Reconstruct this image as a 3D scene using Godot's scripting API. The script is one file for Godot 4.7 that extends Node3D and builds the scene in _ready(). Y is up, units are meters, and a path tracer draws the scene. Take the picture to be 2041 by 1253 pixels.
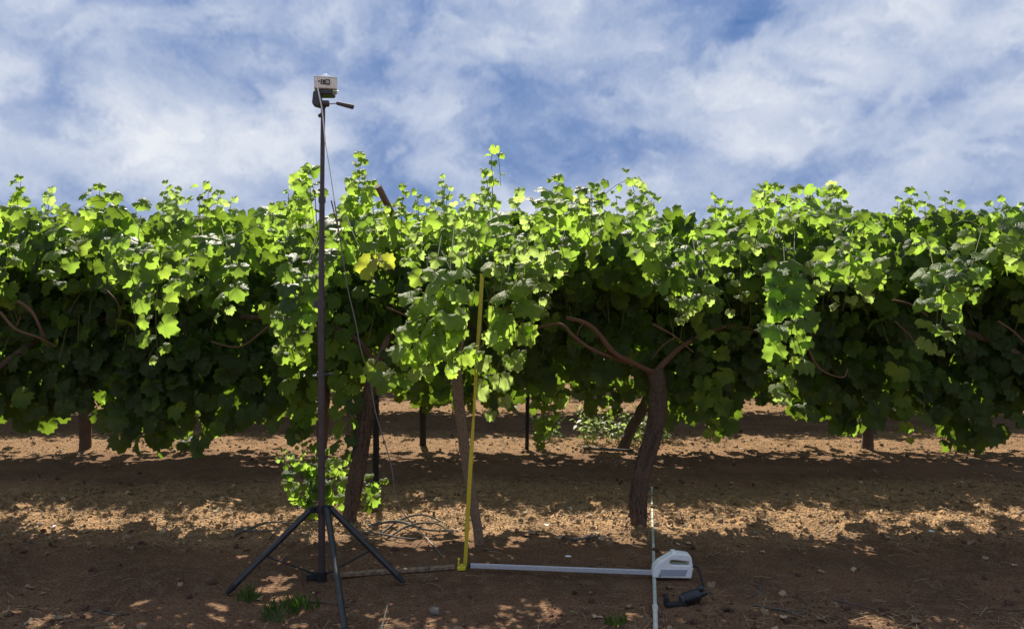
extends Node3D
# A vineyard row seen from the track: sun from behind the vines, a sunshine sensor on a tripod, a canopy probe on the ground.

const EYE := 1.4                 # height of the camera
const FOC := 1600.0              # focal length in pixels of a 2041 px wide picture
const ROW := [5.4, 8.35, 11.7]   # distance of the rows of vines
const TAN_SUN := 1.04
var rng := RandomNumberGenerator.new()
var rough_noise := FastNoiseLite.new()
var fine_noise := FastNoiseLite.new()
var patch_noise := FastNoiseLite.new()
var M := {}
var leaf_shape: Array[ArrayMesh] = []
var taken := {}


# ---------------------------------------------------------------- mesh building
class Shape:
	var v := PackedVector3Array()
	var n := PackedVector3Array()
	var uv := PackedVector2Array()
	var c := PackedColorArray()
	var f := PackedInt32Array()

	func put(p: Vector3, m: Vector3, t := Vector2.ZERO) -> int:
		v.append(p)
		n.append(m)
		uv.append(t)
		return v.size() - 1

	func tri(a: int, b: int, d: int) -> void:
		var face := (v[d] - v[a]).cross(v[b] - v[a])
		if face.dot(n[a] + n[b] + n[d]) < 0.0:
			f.append_array(PackedInt32Array([a, d, b]))
		else:
			f.append_array(PackedInt32Array([a, b, d]))

	func flat(pts: Array) -> void:   # a flat convex polygon
		var m: Vector3 = (pts[2] - pts[0]).cross(pts[1] - pts[0]).normalized()
		var k := v.size()
		for p in pts:
			put(p, m)
		for i in range(1, pts.size() - 1):
			f.append_array(PackedInt32Array([k, k + i, k + i + 1]))

	# A tube along pts; rx, ry are the half sizes of its section, turned by twist.
	func tube(pts: Array, radius: Array, sides := 10, caps := true, flatten := 1.0, twist: Array = [], lumps: FastNoiseLite = null, lump := 0.0) -> void:
		var count := pts.size()
		var first := v.size()
		var along: Vector3 = (pts[1] - pts[0]).normalized()
		var side := along.cross(Vector3(0.13, 0.2, 1)).normalized()
		if side.length() < 0.5:
			side = along.cross(Vector3.UP).normalized()
		var run := 0.0
		for i in count:
			var p: Vector3 = pts[i]
			var t: Vector3 = pts[min(i + 1, count - 1)] - pts[max(i - 1, 0)]
			t = t.normalized()
			side = (side - t * side.dot(t)).normalized()
			var other := t.cross(side).normalized()
			if i:
				run += p.distance_to(pts[i - 1])
			var tw: float = twist[i] if twist.size() else 0.0
			var r: float = radius[min(i, radius.size() - 1)]
			for k in sides + 1:
				var a := TAU * k / sides
				var e := side * cos(tw) + other * sin(tw)
				var g := other * cos(tw) - side * sin(tw)
				var m := e * cos(a) * flatten + g * sin(a)
				var rr := r
				if lumps:
					rr *= 1.0 + lump * (lumps.get_noise_3d(cos(a) * 0.22 + p.x, p.y * 1.2, sin(a) * 0.22 + p.z) * 0.7 + lumps.get_noise_3d(cos(a) * 0.7, p.y * 0.5, sin(a) * 0.7) * 0.4)
				put(p + (e * cos(a) + g * sin(a) * flatten) * rr, m.normalized(), Vector2(float(k) / sides, run))
		for i in count - 1:
			for k in sides:
				var a := first + i * (sides + 1) + k
				tri(a, a + 1, a + sides + 1)
				tri(a + 1, a + sides + 2, a + sides + 1)
		if caps:
			for end in [0, count - 1]:
				var t: Vector3 = (pts[0] - pts[1]) if end == 0 else (pts[count - 1] - pts[count - 2])
				t = t.normalized()
				var mid := put(pts[end], t)
				var ring := []
				for k in sides:
					ring.append(put(v[first + end * (sides + 1) + k], t))
				for k in sides:
					tri(mid, ring[k], ring[(k + 1) % sides])

	func rod(a: Vector3, b: Vector3, r: float, sides := 14, r2 := -1.0) -> void:
		var q := r if r2 < 0.0 else r2
		var t := (b - a).normalized()
		var e := minf(minf(r, q) * 0.25, a.distance_to(b) * 0.2)
		tube([a, a + t * e * 0.3, a + t * e, b - t * e, b - t * e * 0.3, b], [r * 0.8, r * 0.93, r, q, q * 0.93, q * 0.8], sides)

	# A box with chamfered edges in the frame of x.
	func box(x: Transform3D, size: Vector3, bevel := 0.003) -> void:
		var h := size / 2.0
		var b := minf(bevel, minf(h.x, minf(h.y, h.z)) * 0.45)
		var at := func(s: Vector3, which: int) -> Vector3:
			var q := Vector3(s.x * (h.x - b), s.y * (h.y - b), s.z * (h.z - b))
			q[which] = s[which] * h[which]
			return x * q
		for w in 3:
			var o := (w + 1) % 3
			var u := (w + 2) % 3
			for s in [-1.0, 1.0]:
				var q := []
				for k in [[-1, -1], [1, -1], [1, 1], [-1, 1]]:
					var d := Vector3.ZERO
					d[w] = s
					d[o] = k[0]
					d[u] = k[1]
					q.append(at.call(d, w))
				var out: Vector3 = x.basis[w] * s
				if (q[2] - q[0]).cross(q[1] - q[0]).dot(out) < 0:
					q.reverse()
				flat(q)
		for w in 3:   # the edges along axis w
			var o := (w + 1) % 3
			var u := (w + 2) % 3
			for so in [-1.0, 1.0]:
				for su in [-1.0, 1.0]:
					var lo := Vector3.ZERO
					lo[w] = -1.0
					lo[o] = so
					lo[u] = su
					var hi := lo
					hi[w] = 1.0
					var q := [at.call(lo, o), at.call(hi, o), at.call(hi, u), at.call(lo, u)]
					var out: Vector3 = x.basis[o] * so + x.basis[u] * su
					if (q[2] - q[0]).cross(q[1] - q[0]).dot(out) < 0:
						q.reverse()
					flat(q)
		for sx in [-1.0, 1.0]:
			for sy in [-1.0, 1.0]:
				for sz in [-1.0, 1.0]:
					var d := Vector3(sx, sy, sz)
					var q := [at.call(d, 0), at.call(d, 1), at.call(d, 2)]
					if (q[2] - q[0]).cross(q[1] - q[0]).dot(x.basis * d) < 0:
						q.reverse()
					flat(q)

	func ball(mid: Vector3, r: Vector3, around := 14, up := 9, from := 0.0, to := PI) -> void:
		var first := v.size()
		for j in up + 1:
			var b := lerpf(from, to, float(j) / up)
			for i in around + 1:
				var a := TAU * i / around
				var d := Vector3(sin(b) * cos(a), cos(b), sin(b) * sin(a))
				put(mid + d * r, (d / r).normalized())
		for j in up:
			for i in around:
				var a := first + j * (around + 1) + i
				tri(a, a + 1, a + around + 1)
				tri(a + 1, a + around + 2, a + around + 1)

	# A plate cut to an outline (counted in x, y), of a depth along z, with chamfered rims and one hole.
	func plate(outline: PackedVector2Array, hole: PackedVector2Array, x: Transform3D, depth: float, bevel: float) -> void:
		if Geometry2D.is_polygon_clockwise(outline):
			outline.reverse()
		var rims := [[outline, 1.0]]
		if hole.size():
			if Geometry2D.is_polygon_clockwise(hole):
				hole.reverse()
			rims.append([hole, -1.0])
		var caps := []
		for rim in rims:
			var p: PackedVector2Array = rim[0]
			var s: float = rim[1]
			var inset := PackedVector2Array()
			var count := p.size()
			for i in count:
				var a := p[(i + count - 1) % count]
				var b := p[i]
				var d := p[(i + 1) % count]
				var na := Vector2((b - a).y, -(b - a).x).normalized()
				var nb := Vector2((d - b).y, -(d - b).x).normalized()
				var m := (na + nb).normalized()
				inset.append(b - m * s * bevel / maxf(0.5, m.dot(na)))
			caps.append(inset)
			for i in count:
				var j := (i + 1) % count
				var e := (p[j] - p[i]).normalized()
				var m := x.basis * Vector3(e.y * s, -e.x * s, 0)
				for part in [[p[i], p[j], depth / 2 - bevel, p[i], p[j], -depth / 2 + bevel], [p[i], p[j], depth / 2 - bevel, inset[i], inset[j], depth / 2], [p[i], p[j], -depth / 2 + bevel, inset[i], inset[j], -depth / 2]]:
					var q := [x * Vector3(part[0].x, part[0].y, part[2]), x * Vector3(part[1].x, part[1].y, part[2]), x * Vector3(part[4].x, part[4].y, part[5]), x * Vector3(part[3].x, part[3].y, part[5])]
					if (q[2] - q[0]).cross(q[1] - q[0]).dot(m) < 0:
						q.reverse()
					flat(q)
		var face: PackedVector2Array = caps[0]
		if hole.size():   # joined to the outline by a bridge
			var inner: PackedVector2Array = caps[1]
			var best := Vector2i.ZERO
			var least := 1e9
			for i in face.size():
				for k in inner.size():
					if face[i].distance_to(inner[k]) < least:
						least = face[i].distance_to(inner[k])
						best = Vector2i(i, k)
			var joined := PackedVector2Array()
			for i in face.size() + 1:
				joined.append(face[(best.x + i) % face.size()])
			for k in inner.size() + 1:
				joined.append(inner[(best.y - k + inner.size() * 2) % inner.size()])
			face = joined
		var t := Geometry2D.triangulate_polygon(face)
		for s in [-1.0, 1.0]:
			var k := v.size()
			for q in face:
				put(x * Vector3(q.x, q.y, s * depth / 2), x.basis.z * s)
			for i in range(0, t.size(), 3):
				tri(k + t[i], k + t[i + 1], k + t[i + 2])

	func done() -> ArrayMesh:
		var a := []
		a.resize(Mesh.ARRAY_MAX)
		a[Mesh.ARRAY_VERTEX] = v
		a[Mesh.ARRAY_NORMAL] = n
		a[Mesh.ARRAY_TEX_UV] = uv
		if c.size():
			a[Mesh.ARRAY_COLOR] = c
		a[Mesh.ARRAY_INDEX] = f
		var m := ArrayMesh.new()
		m.add_surface_from_arrays(Mesh.PRIMITIVE_TRIANGLES, a)
		return m


# ---------------------------------------------------------------- naming
func numbered(called: String) -> String:
	if not taken.has(called):
		taken[called] = 0
		return called
	taken[called] += 1
	return "%s_%03d" % [called, taken[called]]

func tag(o: Node, label: String, category: String, group := "", kind := "") -> Node:
	if label: o.set_meta("label", label)
	if category: o.set_meta("category", category)
	if group: o.set_meta("group", group)
	if kind: o.set_meta("kind", kind)
	return o

func thing(called: String, at: Vector3, label: String, category: String, group := "") -> Node3D:
	var o := Node3D.new()
	o.name = numbered(called)
	add_child(o)
	o.position = at
	tag(o, label, category, group)
	return o

func build(called: String, shape, material: Material, parent: Node = self) -> MeshInstance3D:
	var o := MeshInstance3D.new()
	o.name = numbered(called) if parent == self else called
	o.mesh = shape.done() if shape is Shape else shape
	o.material_override = material
	parent.add_child(o, true)
	return o

func scatter(called: String, mesh: Mesh, material: Material, places: Array, parent: Node = self, tints: Array = []) -> MultiMeshInstance3D:
	var mm := MultiMesh.new()
	mm.transform_format = MultiMesh.TRANSFORM_3D
	mm.use_colors = tints.size() > 0
	mm.mesh = mesh
	mm.instance_count = places.size()
	for i in places.size():
		mm.set_instance_transform(i, places[i])
		if tints.size():
			mm.set_instance_color(i, tints[i])
	var o := MultiMeshInstance3D.new()
	o.name = numbered(called) if parent == self else called
	o.multimesh = mm
	o.material_override = material
	o.set_meta("kind", "stuff")
	parent.add_child(o, true)
	return o


# ---------------------------------------------------------------- places
func spot(px: float, py: float, d: float) -> Vector3:   # the point at distance d that shows at that place of a 2041 x 1253 picture
	return Vector3((px - 1020.5) / FOC * d, EYE - (py - 626.5) / FOC * d, -d)

func on_ground(px: float, py: float) -> Vector3:
	var d := FOC * EYE / (py - 626.5)
	var p := spot(px, py, d)
	p.y = ground_height(p.x, p.z)
	return p

func litter(x: float, z: float) -> float:   # how much straw and crumbled earth lies there
	var d := -z
	var most := 0.0
	var wave := patch_noise.get_noise_2d(x * 0.55, z * 0.55) * 0.35
	for r in [5.4, 8.35, 11.7, 15.2, 18.2]:
		var e := absf(d - r - 0.4 + wave)
		most = maxf(most, (1.0 if r < 6.0 else 0.55) * (1.0 - smoothstep(0.45, 1.15, e)))
	most = maxf(most, 0.15 * (1.0 - smoothstep(3.45, 3.95, d + wave * 1.6)))
	return most

func ground_height(x: float, z: float) -> float:
	var d := -z
	var near := 1.0 - smoothstep(14.0, 30.0, d)
	var l := litter(x, z)
	var h := patch_noise.get_noise_2d(x * 0.8 + 40.0, z * 0.8) * 0.022
	h += rough_noise.get_noise_2d(x, z) * lerpf(0.006, 0.030, l)
	h += maxf(0.0, fine_noise.get_noise_2d(x, z)) * lerpf(0.004, 0.034, l)
	return h * near


# ---------------------------------------------------------------- materials
func noise_image(size: int, scale: float, octaves: int, lo: Color, hi: Color, seed_: int, kind := FastNoiseLite.TYPE_SIMPLEX) -> NoiseTexture2D:
	var t := NoiseTexture2D.new()
	var no := FastNoiseLite.new()
	no.seed = seed_
	no.noise_type = kind
	no.frequency = scale
	no.fractal_octaves = octaves
	t.width = size
	t.height = size
	t.seamless = true
	t.noise = no
	var ramp := Gradient.new()
	ramp.set_color(0, lo)
	ramp.set_color(1, hi)
	t.color_ramp = ramp
	return t

func grey(x: float) -> Color:
	return Color(x, x, x)

func paint(color: Color, roughness := 0.6, metal := 0.0) -> StandardMaterial3D:   # color is linear
	var m := StandardMaterial3D.new()
	m.albedo_color = color.linear_to_srgb()
	m.roughness = roughness
	m.metallic = metal
	return m

func worn(m: StandardMaterial3D, tex: Texture2D, scale: float, bump: Texture2D = null, cm := 0.0) -> StandardMaterial3D:
	m.albedo_texture = tex
	m.uv1_triplanar = true
	m.uv1_world_triplanar = true
	m.uv1_scale = Vector3.ONE * scale
	if bump:
		m.heightmap_enabled = true
		m.heightmap_texture = bump
		m.heightmap_scale = cm
	return m

func leaf_paint(color: Color, through: Color, roughness: float) -> StandardMaterial3D:
	var m := paint(color, roughness)
	m.backlight_enabled = true
	m.backlight = through.linear_to_srgb()
	m.cull_mode = BaseMaterial3D.CULL_DISABLED
	m.metallic_specular = 0.3
	if M.has("veins"):
		m.heightmap_enabled = true
		m.heightmap_texture = M.veins
		m.heightmap_scale = 0.9
	return m

func vein_image() -> ImageTexture:   # the relief of a leaf: five main veins, side veins, blistered between them
	var n := 192
	var img := Image.create(n, n, false, Image.FORMAT_RF)
	var lumps := FastNoiseLite.new()
	lumps.seed = 6
	lumps.frequency = 7.0
	var mains := [0.0, 1.08, -1.08, 2.2, -2.2]
	for j in n:
		for i in n:
			var p := (Vector2(i + 0.5, j + 0.5) / n - Vector2(0.5, 0.5)) / 0.7
			var h := 0.62 + 0.22 * lumps.get_noise_2d(p.x, p.y)
			for a in mains:
				var d := Vector2(sin(a), cos(a))
				var run := p.dot(d)
				var off := absf(p.dot(Vector2(d.y, -d.x)))
				if run > 0.0:
					h = minf(h, 0.1 + off * 16.0)
					if off < 0.3:
						var side := absf(fposmod(run - off * 0.8, 0.13) - 0.065)
						h = minf(h, 0.35 + side * 14.0 + off * 0.6)
			img.set_pixel(i, j, Color(clampf(h, 0, 1), 0, 0))
	return ImageTexture.create_from_image(img)

func make_materials() -> void:
	var speck := noise_image(512, 0.06, 5, grey(0.62), grey(1.0), 3)
	var grain := noise_image(512, 0.03, 5, grey(0.0), grey(1.0), 5)
	var clods := noise_image(1024, 0.035, 5, grey(0.0), grey(1.0), 8)
	M.veins = vein_image()
	M.leaf = [
		leaf_paint(Color(0.042, 0.078, 0.018), Color(0.36, 0.58, 0.065), 0.5),
		leaf_paint(Color(0.055, 0.095, 0.020), Color(0.43, 0.66, 0.075), 0.55),
		leaf_paint(Color(0.075, 0.110, 0.020), Color(0.50, 0.72, 0.085), 0.6),
		leaf_paint(Color(0.032, 0.054, 0.018), Color(0.17, 0.27, 0.02), 0.5),  # shade of the inner and lower canopy put into a darker, less translucent tone
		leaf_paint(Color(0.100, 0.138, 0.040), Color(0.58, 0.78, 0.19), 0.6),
	]
	M.yellow_leaf = leaf_paint(Color(0.14, 0.15, 0.03), Color(0.68, 0.76, 0.07), 0.5)
	M.weed = leaf_paint(Color(0.07, 0.12, 0.03), Color(0.35, 0.55, 0.06), 0.5)
	M.pale_weed = leaf_paint(Color(0.13, 0.16, 0.08), Color(0.4, 0.5, 0.15), 0.5)
	M.bark = worn(paint(Color(0.36, 0.235, 0.165), 0.95), noise_image(512, 0.035, 5, grey(0.55), grey(1.0), 23), 3.0, grain, 4.5)
	M.bark.uv1_scale = Vector3(11, 1.3, 11)
	M.cane = worn(paint(Color(0.21, 0.105, 0.06), 0.8), speck, 8.0)
	M.shoot = paint(Color(0.085, 0.10, 0.025), 0.85)
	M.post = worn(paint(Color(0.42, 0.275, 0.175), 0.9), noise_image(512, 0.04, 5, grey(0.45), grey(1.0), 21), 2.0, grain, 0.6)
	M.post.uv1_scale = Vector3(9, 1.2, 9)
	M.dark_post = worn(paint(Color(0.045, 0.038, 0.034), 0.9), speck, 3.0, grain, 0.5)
	M.iron = worn(paint(Color(0.02, 0.02, 0.022), 0.7), speck, 6.0)
	M.tube = worn(paint(Color(0.075, 0.060, 0.062), 0.42, 0.25), noise_image(512, 0.02, 5, grey(0.8), grey(1.0), 31), 1.4)
	M.leg = worn(paint(Color(0.028, 0.030, 0.036), 0.33, 0.1), noise_image(512, 0.02, 5, grey(0.75), grey(1.0), 33), 1.4)
	M.head = worn(paint(Color(0.060, 0.058, 0.060), 0.5, 0.1), noise_image(256, 0.03, 4, grey(0.85), grey(1.0), 35), 4.0)
	M.grip = worn(paint(Color(0.13, 0.09, 0.09), 0.8), speck, 14.0)
	M.rubber = paint(Color(0.012, 0.012, 0.013), 0.75)
	M.case = worn(paint(Color(0.86, 0.83, 0.73), 0.42), noise_image(256, 0.02, 4, grey(0.93), grey(1.0), 37), 4.0)
	M.white = paint(Color(0.82, 0.82, 0.80), 0.35)
	M.label = paint(Color(0.045, 0.033, 0.028), 0.5)
	M.metal = paint(Color(0.55, 0.55, 0.55), 0.3, 0.9)
	M.glass = paint(Color(1, 1, 1), 0.04)
	M.glass.transparency = BaseMaterial3D.TRANSPARENCY_ALPHA
	M.glass.albedo_color.a = 0.08
	M.handle = worn(paint(Color(0.84, 0.86, 0.84), 0.38), noise_image(256, 0.02, 4, grey(0.93), grey(1.0), 39), 5.0)
	M.screen = paint(Color(0.33, 0.35, 0.41), 0.25)
	M.bar = worn(paint(Color(0.50, 0.50, 0.52), 0.4), noise_image(256, 0.03, 4, grey(0.88), grey(1.0), 41), 5.0)
	M.tape = worn(paint(Color(0.62, 0.47, 0.018), 0.38), noise_image(256, 0.05, 4, grey(0.85), grey(1.0), 43), 6.0)
	M.yellow = paint(Color(0.66, 0.57, 0.03), 0.4)
	M.pipe = worn(paint(Color(0.56, 0.62, 0.54), 0.4), noise_image(256, 0.03, 4, grey(0.8), grey(1.0), 45), 3.0)
	M.pipe_white = worn(paint(Color(0.74, 0.73, 0.66), 0.45), noise_image(256, 0.03, 4, grey(0.82), grey(1.0), 47), 3.0)
	M.cord = paint(Color(0.17, 0.16, 0.15), 0.5)
	M.pale_cord = paint(Color(0.75, 0.75, 0.72), 0.4)
	M.lath = worn(paint(Color(0.36, 0.25, 0.16), 0.9), noise_image(256, 0.03, 4, grey(0.55), grey(1.0), 49), 3.0, grain, 0.4)
	M.twig = worn(paint(Color(0.16, 0.14, 0.115), 0.95), speck, 12.0)
	M.stone = worn(paint(Color(0.36, 0.30, 0.25), 0.95), speck, 7.0, grain, 0.6)
	M.grape = leaf_paint(Color(0.20, 0.24, 0.06), Color(0.4, 0.5, 0.1), 0.35)
	M.clod = worn(paint(Color(1, 1, 1), 1.0), speck, 9.0, grain, 0.8)
	M.clod.vertex_color_use_as_albedo = true
	M.straw = paint(Color(1, 1, 1), 0.85)
	M.straw.vertex_color_use_as_albedo = true
	M.dead_leaf = paint(Color(1, 1, 1), 0.9)
	M.dead_leaf.vertex_color_use_as_albedo = true
	M.soil = worn(paint(Color(1, 1, 1), 1.0), noise_image(1024, 0.05, 6, grey(0.66), grey(1.0), 51), 0.9, clods, 1.8)
	M.soil.vertex_color_use_as_albedo = true
	M.soil.metallic_specular = 0.2


# ---------------------------------------------------------------- camera, sky, sun
func make_sky() -> PanoramaSkyMaterial:
	var w := 2560
	var h := 1280
	var big := FastNoiseLite.new()
	big.seed = 12
	big.frequency = 2.8
	big.fractal_octaves = 3
	var mid := FastNoiseLite.new()
	mid.seed = 77
	mid.frequency = 6.5
	mid.fractal_octaves = 6
	mid.fractal_gain = 0.54
	mid.domain_warp_enabled = true
	mid.domain_warp_amplitude = 0.10
	mid.domain_warp_frequency = 4.0
	# clouds (+) and openings (-) in the part of the sky before the camera: direction, reach, strength
	var banks := [
		[560, 60, 260, 110, 0.40], [330, 300, 190, 60, 0.30], [80, 10, 120, 60, 0.25], [100, 130, 190, 110, -0.42], [230, 170, 120, 60, -0.20],
		[860, 200, 260, 140, 0.22], [120, 370, 260, 40, -0.22], [480, 230, 90, 40, -0.22], [600, 320, 70, 60, -0.30], [1225, 35, 60, 50, -0.65],
		[1120, 90, 130, 60, 0.12], [1560, 30, 130, 60, 0.42], [1680, 220, 90, 70, 0.50], [1800, 210, 170, 100, 0.35], [1900, 90, 150, 90, 0.15],
		[1430, 200, 190, 90, -0.30], [1780, 60, 90, 50, -0.22], [1830, 330, 260, 50, -0.36], [1400, 330, 180, 40, 0.10], [1130, 350, 90, 40, -0.22],
		[1340, 260, 120, 50, -0.18], [1980, 200, 70, 50, 0.2],
	]
	var ramp := Gradient.new()
	ramp.offsets = PackedFloat32Array([0.0, 0.3, 0.62, 1.0])
	var stops := [[84, 122, 180], [132, 156, 200], [188, 200, 224], [234, 238, 245]]
	var cols := PackedColorArray()
	for s in stops:
		cols.append(Color(s[0] / 255.0, s[1] / 255.0, s[2] / 255.0).srgb_to_linear())
	ramp.colors = cols
	var data := PackedFloat32Array()
	data.resize(w * h * 3)
	var low := ramp.sample(0.5)
	for j in h:
		var el := PI / 2 - (j + 0.5) / h * PI
		var y := sin(el)
		var r := cos(el)
		for i in w:
			var at := (j * w + i) * 3
			if y < -0.03:
				data[at] = low.r * 0.5
				data[at + 1] = low.g * 0.45
				data[at + 2] = low.b * 0.4
				continue
			var az := ((i + 0.5) / w - 0.5) * TAU       # 0 is straight ahead of the camera
			var x := sin(az) * r
			var z := -cos(az) * r
			var lift := y * 1.6
			var cl := 0.52 + 0.13 * exp(-maxf(y, 0.0) / 0.13) + big.get_noise_3d(x, lift, z) * 0.46 + mid.get_noise_3d(x, lift, z) * 0.50
			if z < -0.2:
				var px := 1020.5 + FOC * x / -z
				var py := 626.5 - FOC * y / -z
				if py > -400.0 and px > -500.0 and px < 2540.0:
					for b in banks:
						var u: float = (px - b[0]) / b[2]
						var t: float = (py - b[1]) / b[3]
						var q := u * u + t * t
						if q < 6.0:
							cl += 1.2 * b[4] * exp(-q * 0.8)
			var col := ramp.sample(clampf(cl, 0.0, 1.0))
			data[at] = col.r
			data[at + 1] = col.g
			data[at + 2] = col.b
	var img := Image.create_from_data(w, h, false, Image.FORMAT_RGBF, data.to_byte_array())
	var sky := PanoramaSkyMaterial.new()
	sky.panorama = ImageTexture.create_from_image(img)
	return sky


func _ready() -> void:
	rng.seed = 20
	rough_noise.seed = 4
	rough_noise.frequency = 4.5
	rough_noise.fractal_octaves = 3
	fine_noise.seed = 9
	fine_noise.frequency = 9.0
	fine_noise.fractal_octaves = 3
	patch_noise.seed = 15
	patch_noise.frequency = 1.0
	patch_noise.fractal_octaves = 3

	var camera := Camera3D.new()
	camera.name = "camera"
	camera.position = Vector3(0, EYE, 0)
	camera.fov = rad_to_deg(2.0 * atan(626.5 / FOC))
	camera.near = 0.05
	camera.far = 600.0
	add_child(camera)
	camera.current = true

	var exposure := 2.1
	var env := Environment.new()
	env.background_mode = Environment.BG_SKY
	env.sky = Sky.new()
	env.sky.sky_material = make_sky()
	env.background_energy_multiplier = 1.0 / exposure
	env.tonemap_mode = Environment.TONE_MAPPER_LINEAR
	env.tonemap_exposure = exposure
	env.sdfgi_enabled = true
	env.ssao_enabled = true
	env.ssil_enabled = true
	var world := WorldEnvironment.new()
	world.name = "world"
	world.environment = env
	add_child(world)

	var sun := DirectionalLight3D.new()
	sun.name = "sun"
	sun.light_energy = 1.6
	sun.light_color = Color(1.0, 0.965, 0.89)
	sun.light_angular_distance = 0.5
	sun.shadow_enabled = true
	add_child(sun)
	var towards_sun := Vector3(-0.20, TAN_SUN, -1.0)   # high behind the vines, a little to the left
	sun.look_at_from_position(towards_sun * 30.0, Vector3.ZERO, Vector3.UP)

	make_materials()
	for k in 6:
		leaf_shape.append(make_leaf(k))
	make_ground()
	make_front_row()
	make_rows_behind()
	make_posts()
	make_tripod()
	make_sensor()
	make_probe()
	make_tape()
	make_small_things()
	make_litter()


# ---------------------------------------------------------------- ground
func steps_out(list: Array) -> PackedFloat32Array:
	return PackedFloat32Array(list)

func make_ground() -> void:
	var xs := []
	var x := 0.0
	while x < 200.0:
		xs.append(x)
		if x > 0.0:
			xs.append(-x)
		x += 0.026 if x < 3.6 else maxf(0.03, (x - 3.6) * 0.10 + 0.03)
	xs.sort()
	var zs := []
	var d := -60.0
	while d < 450.0:
		zs.append(-d)
		if d < 2.6:
			d += clampf((2.6 - d) * 0.25, 0.05, 12.0)
		elif d < 15.0:
			d += d * 0.0052
		else:
			d += d * 0.05
	var s := Shape.new()
	var cols := PackedColorArray()
	var w := xs.size()
	var hs := PackedFloat32Array()
	hs.resize(w * zs.size())
	for j in zs.size():
		for i in w:
			hs[j * w + i] = ground_height(xs[i], zs[j])
	for j in zs.size():
		for i in w:
			var px: float = xs[i]
			var pz: float = zs[j]
			var i0: int = max(i - 1, 0)
			var i1: int = min(i + 1, w - 1)
			var j0: int = max(j - 1, 0)
			var j1: int = min(j + 1, zs.size() - 1)
			var gx: float = (hs[j * w + i1] - hs[j * w + i0]) / (xs[i1] - xs[i0])
			var gz: float = (hs[j1 * w + i] - hs[j0 * w + i]) / (zs[j1] - zs[j0])
			s.v.append(Vector3(px, hs[j * w + i], pz))
			s.n.append(Vector3(-gx, 1, -gz).normalized())
			s.uv.append(Vector2(px, pz))
			var l := litter(px, pz)
			var p := patch_noise.get_noise_2d(px * 1.3 + 9.0, pz * 1.7)
			var q := rough_noise.get_noise_2d(px * 2.0 + 70.0, pz * 2.0)
			var bare := Color(0.255, 0.142, 0.086).lerp(Color(0.185, 0.105, 0.065), clampf(0.5 + p * 1.4, 0, 1))
			bare = bare.lerp(Color(0.22, 0.155, 0.096), clampf(q * 1.2, 0, 0.6))
			var strawy := Color(0.56, 0.355, 0.195).lerp(Color(0.44, 0.265, 0.14), clampf(0.5 + q * 1.5, 0, 1))
			cols.append(bare.lerp(strawy, clampf(l + q * 0.35, 0, 1)))
	for j in zs.size() - 1:
		for i in w - 1:
			var a := j * w + i
			s.f.append_array(PackedInt32Array([a, a + w, a + 1, a + 1, a + w, a + w + 1]))
	s.c = cols
	var face := (s.v[s.f[2]] - s.v[s.f[0]]).cross(s.v[s.f[1]] - s.v[s.f[0]])
	if face.y < 0.0:
		s.f.reverse()
	tag(build("ground", s, M.soil), "bare brown vineyard soil with straw and crumbled earth under the vine rows", "", "", "structure")


# ---------------------------------------------------------------- leaves
func make_leaf(k: int) -> ArrayMesh:
	var r := RandomNumberGenerator.new()
	r.seed = 100 + k
	var s := Shape.new()
	var marks := [[0.0, 0.64], [0.28, 0.58], [0.55, 0.53], [0.80, 0.56], [1.08, 0.60], [1.42, 0.54], [1.72, 0.51], [2.05, 0.53], [2.38, 0.51], [2.72, 0.45], [2.98, 0.32], [3.14, 0.10]]
	var radius := func(a: float) -> float:
		var b := absf(a)
		for i in marks.size() - 1:
			if b <= marks[i + 1][0]:
				return lerpf(marks[i][1], marks[i + 1][1], (b - marks[i][0]) / (marks[i + 1][0] - marks[i][0]))
		return 0.09
	var fold := r.randf_range(0.05, 0.55)
	var curl := r.randf_range(0.25, 1.05)
	var wave := r.randf_range(0.05, 0.13)
	var phase := r.randf() * TAU
	var skew := r.randf_range(-0.25, 0.25)
	var lift := func(p: Vector2) -> float:
		var q := p.length()
		return fold * absf(p.x) - curl * q * q + wave * sin(atan2(p.x, p.y) * (3.0 if k % 2 == 0 else 4.0) + phase) * q * 1.5 + skew * p.x * q
	var n := 24
	var outer := []
	var inner := []
	for i in n:
		var a := -PI + (i + 0.5) * TAU / n
		var q: float = radius.call(a) * (1.0 + (0.095 if i % 2 == 0 else -0.075) + r.randf_range(-0.05, 0.05))
		outer.append(Vector2(sin(a), cos(a)) * q)
	for i in n / 2:
		var a := -PI + (i * 2 + 1.0) * TAU / n
		inner.append(Vector2(sin(a), cos(a)) * radius.call(a) * 0.56)
	var pts := [Vector2.ZERO]
	pts.append_array(inner)
	pts.append_array(outer)
	for p in pts:
		var e := 0.01
		var z: float = lift.call(p)
		var gx: float = (lift.call(p + Vector2(e, 0)) - lift.call(p - Vector2(e, 0))) / (2 * e)
		var gy: float = (lift.call(p + Vector2(0, e)) - lift.call(p - Vector2(0, e))) / (2 * e)
		s.put(Vector3(p.x, p.y, z), Vector3(-gx, -gy, 1).normalized(), p * 0.7 + Vector2(0.5, 0.5))
	var m := n / 2
	for i in m:
		var a := 1 + i
		var b := 1 + (i + 1) % m
		var o := 1 + m + i * 2
		var o1 := 1 + m + i * 2 + 1
		var o2 := 1 + m + (i * 2 + 2) % n
		if i < m - 1:
			s.tri(0, a, b)
			s.tri(a, o1, o2)
			s.tri(a, o2, b)
		s.tri(a, o, o1)
	return s.done()

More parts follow.
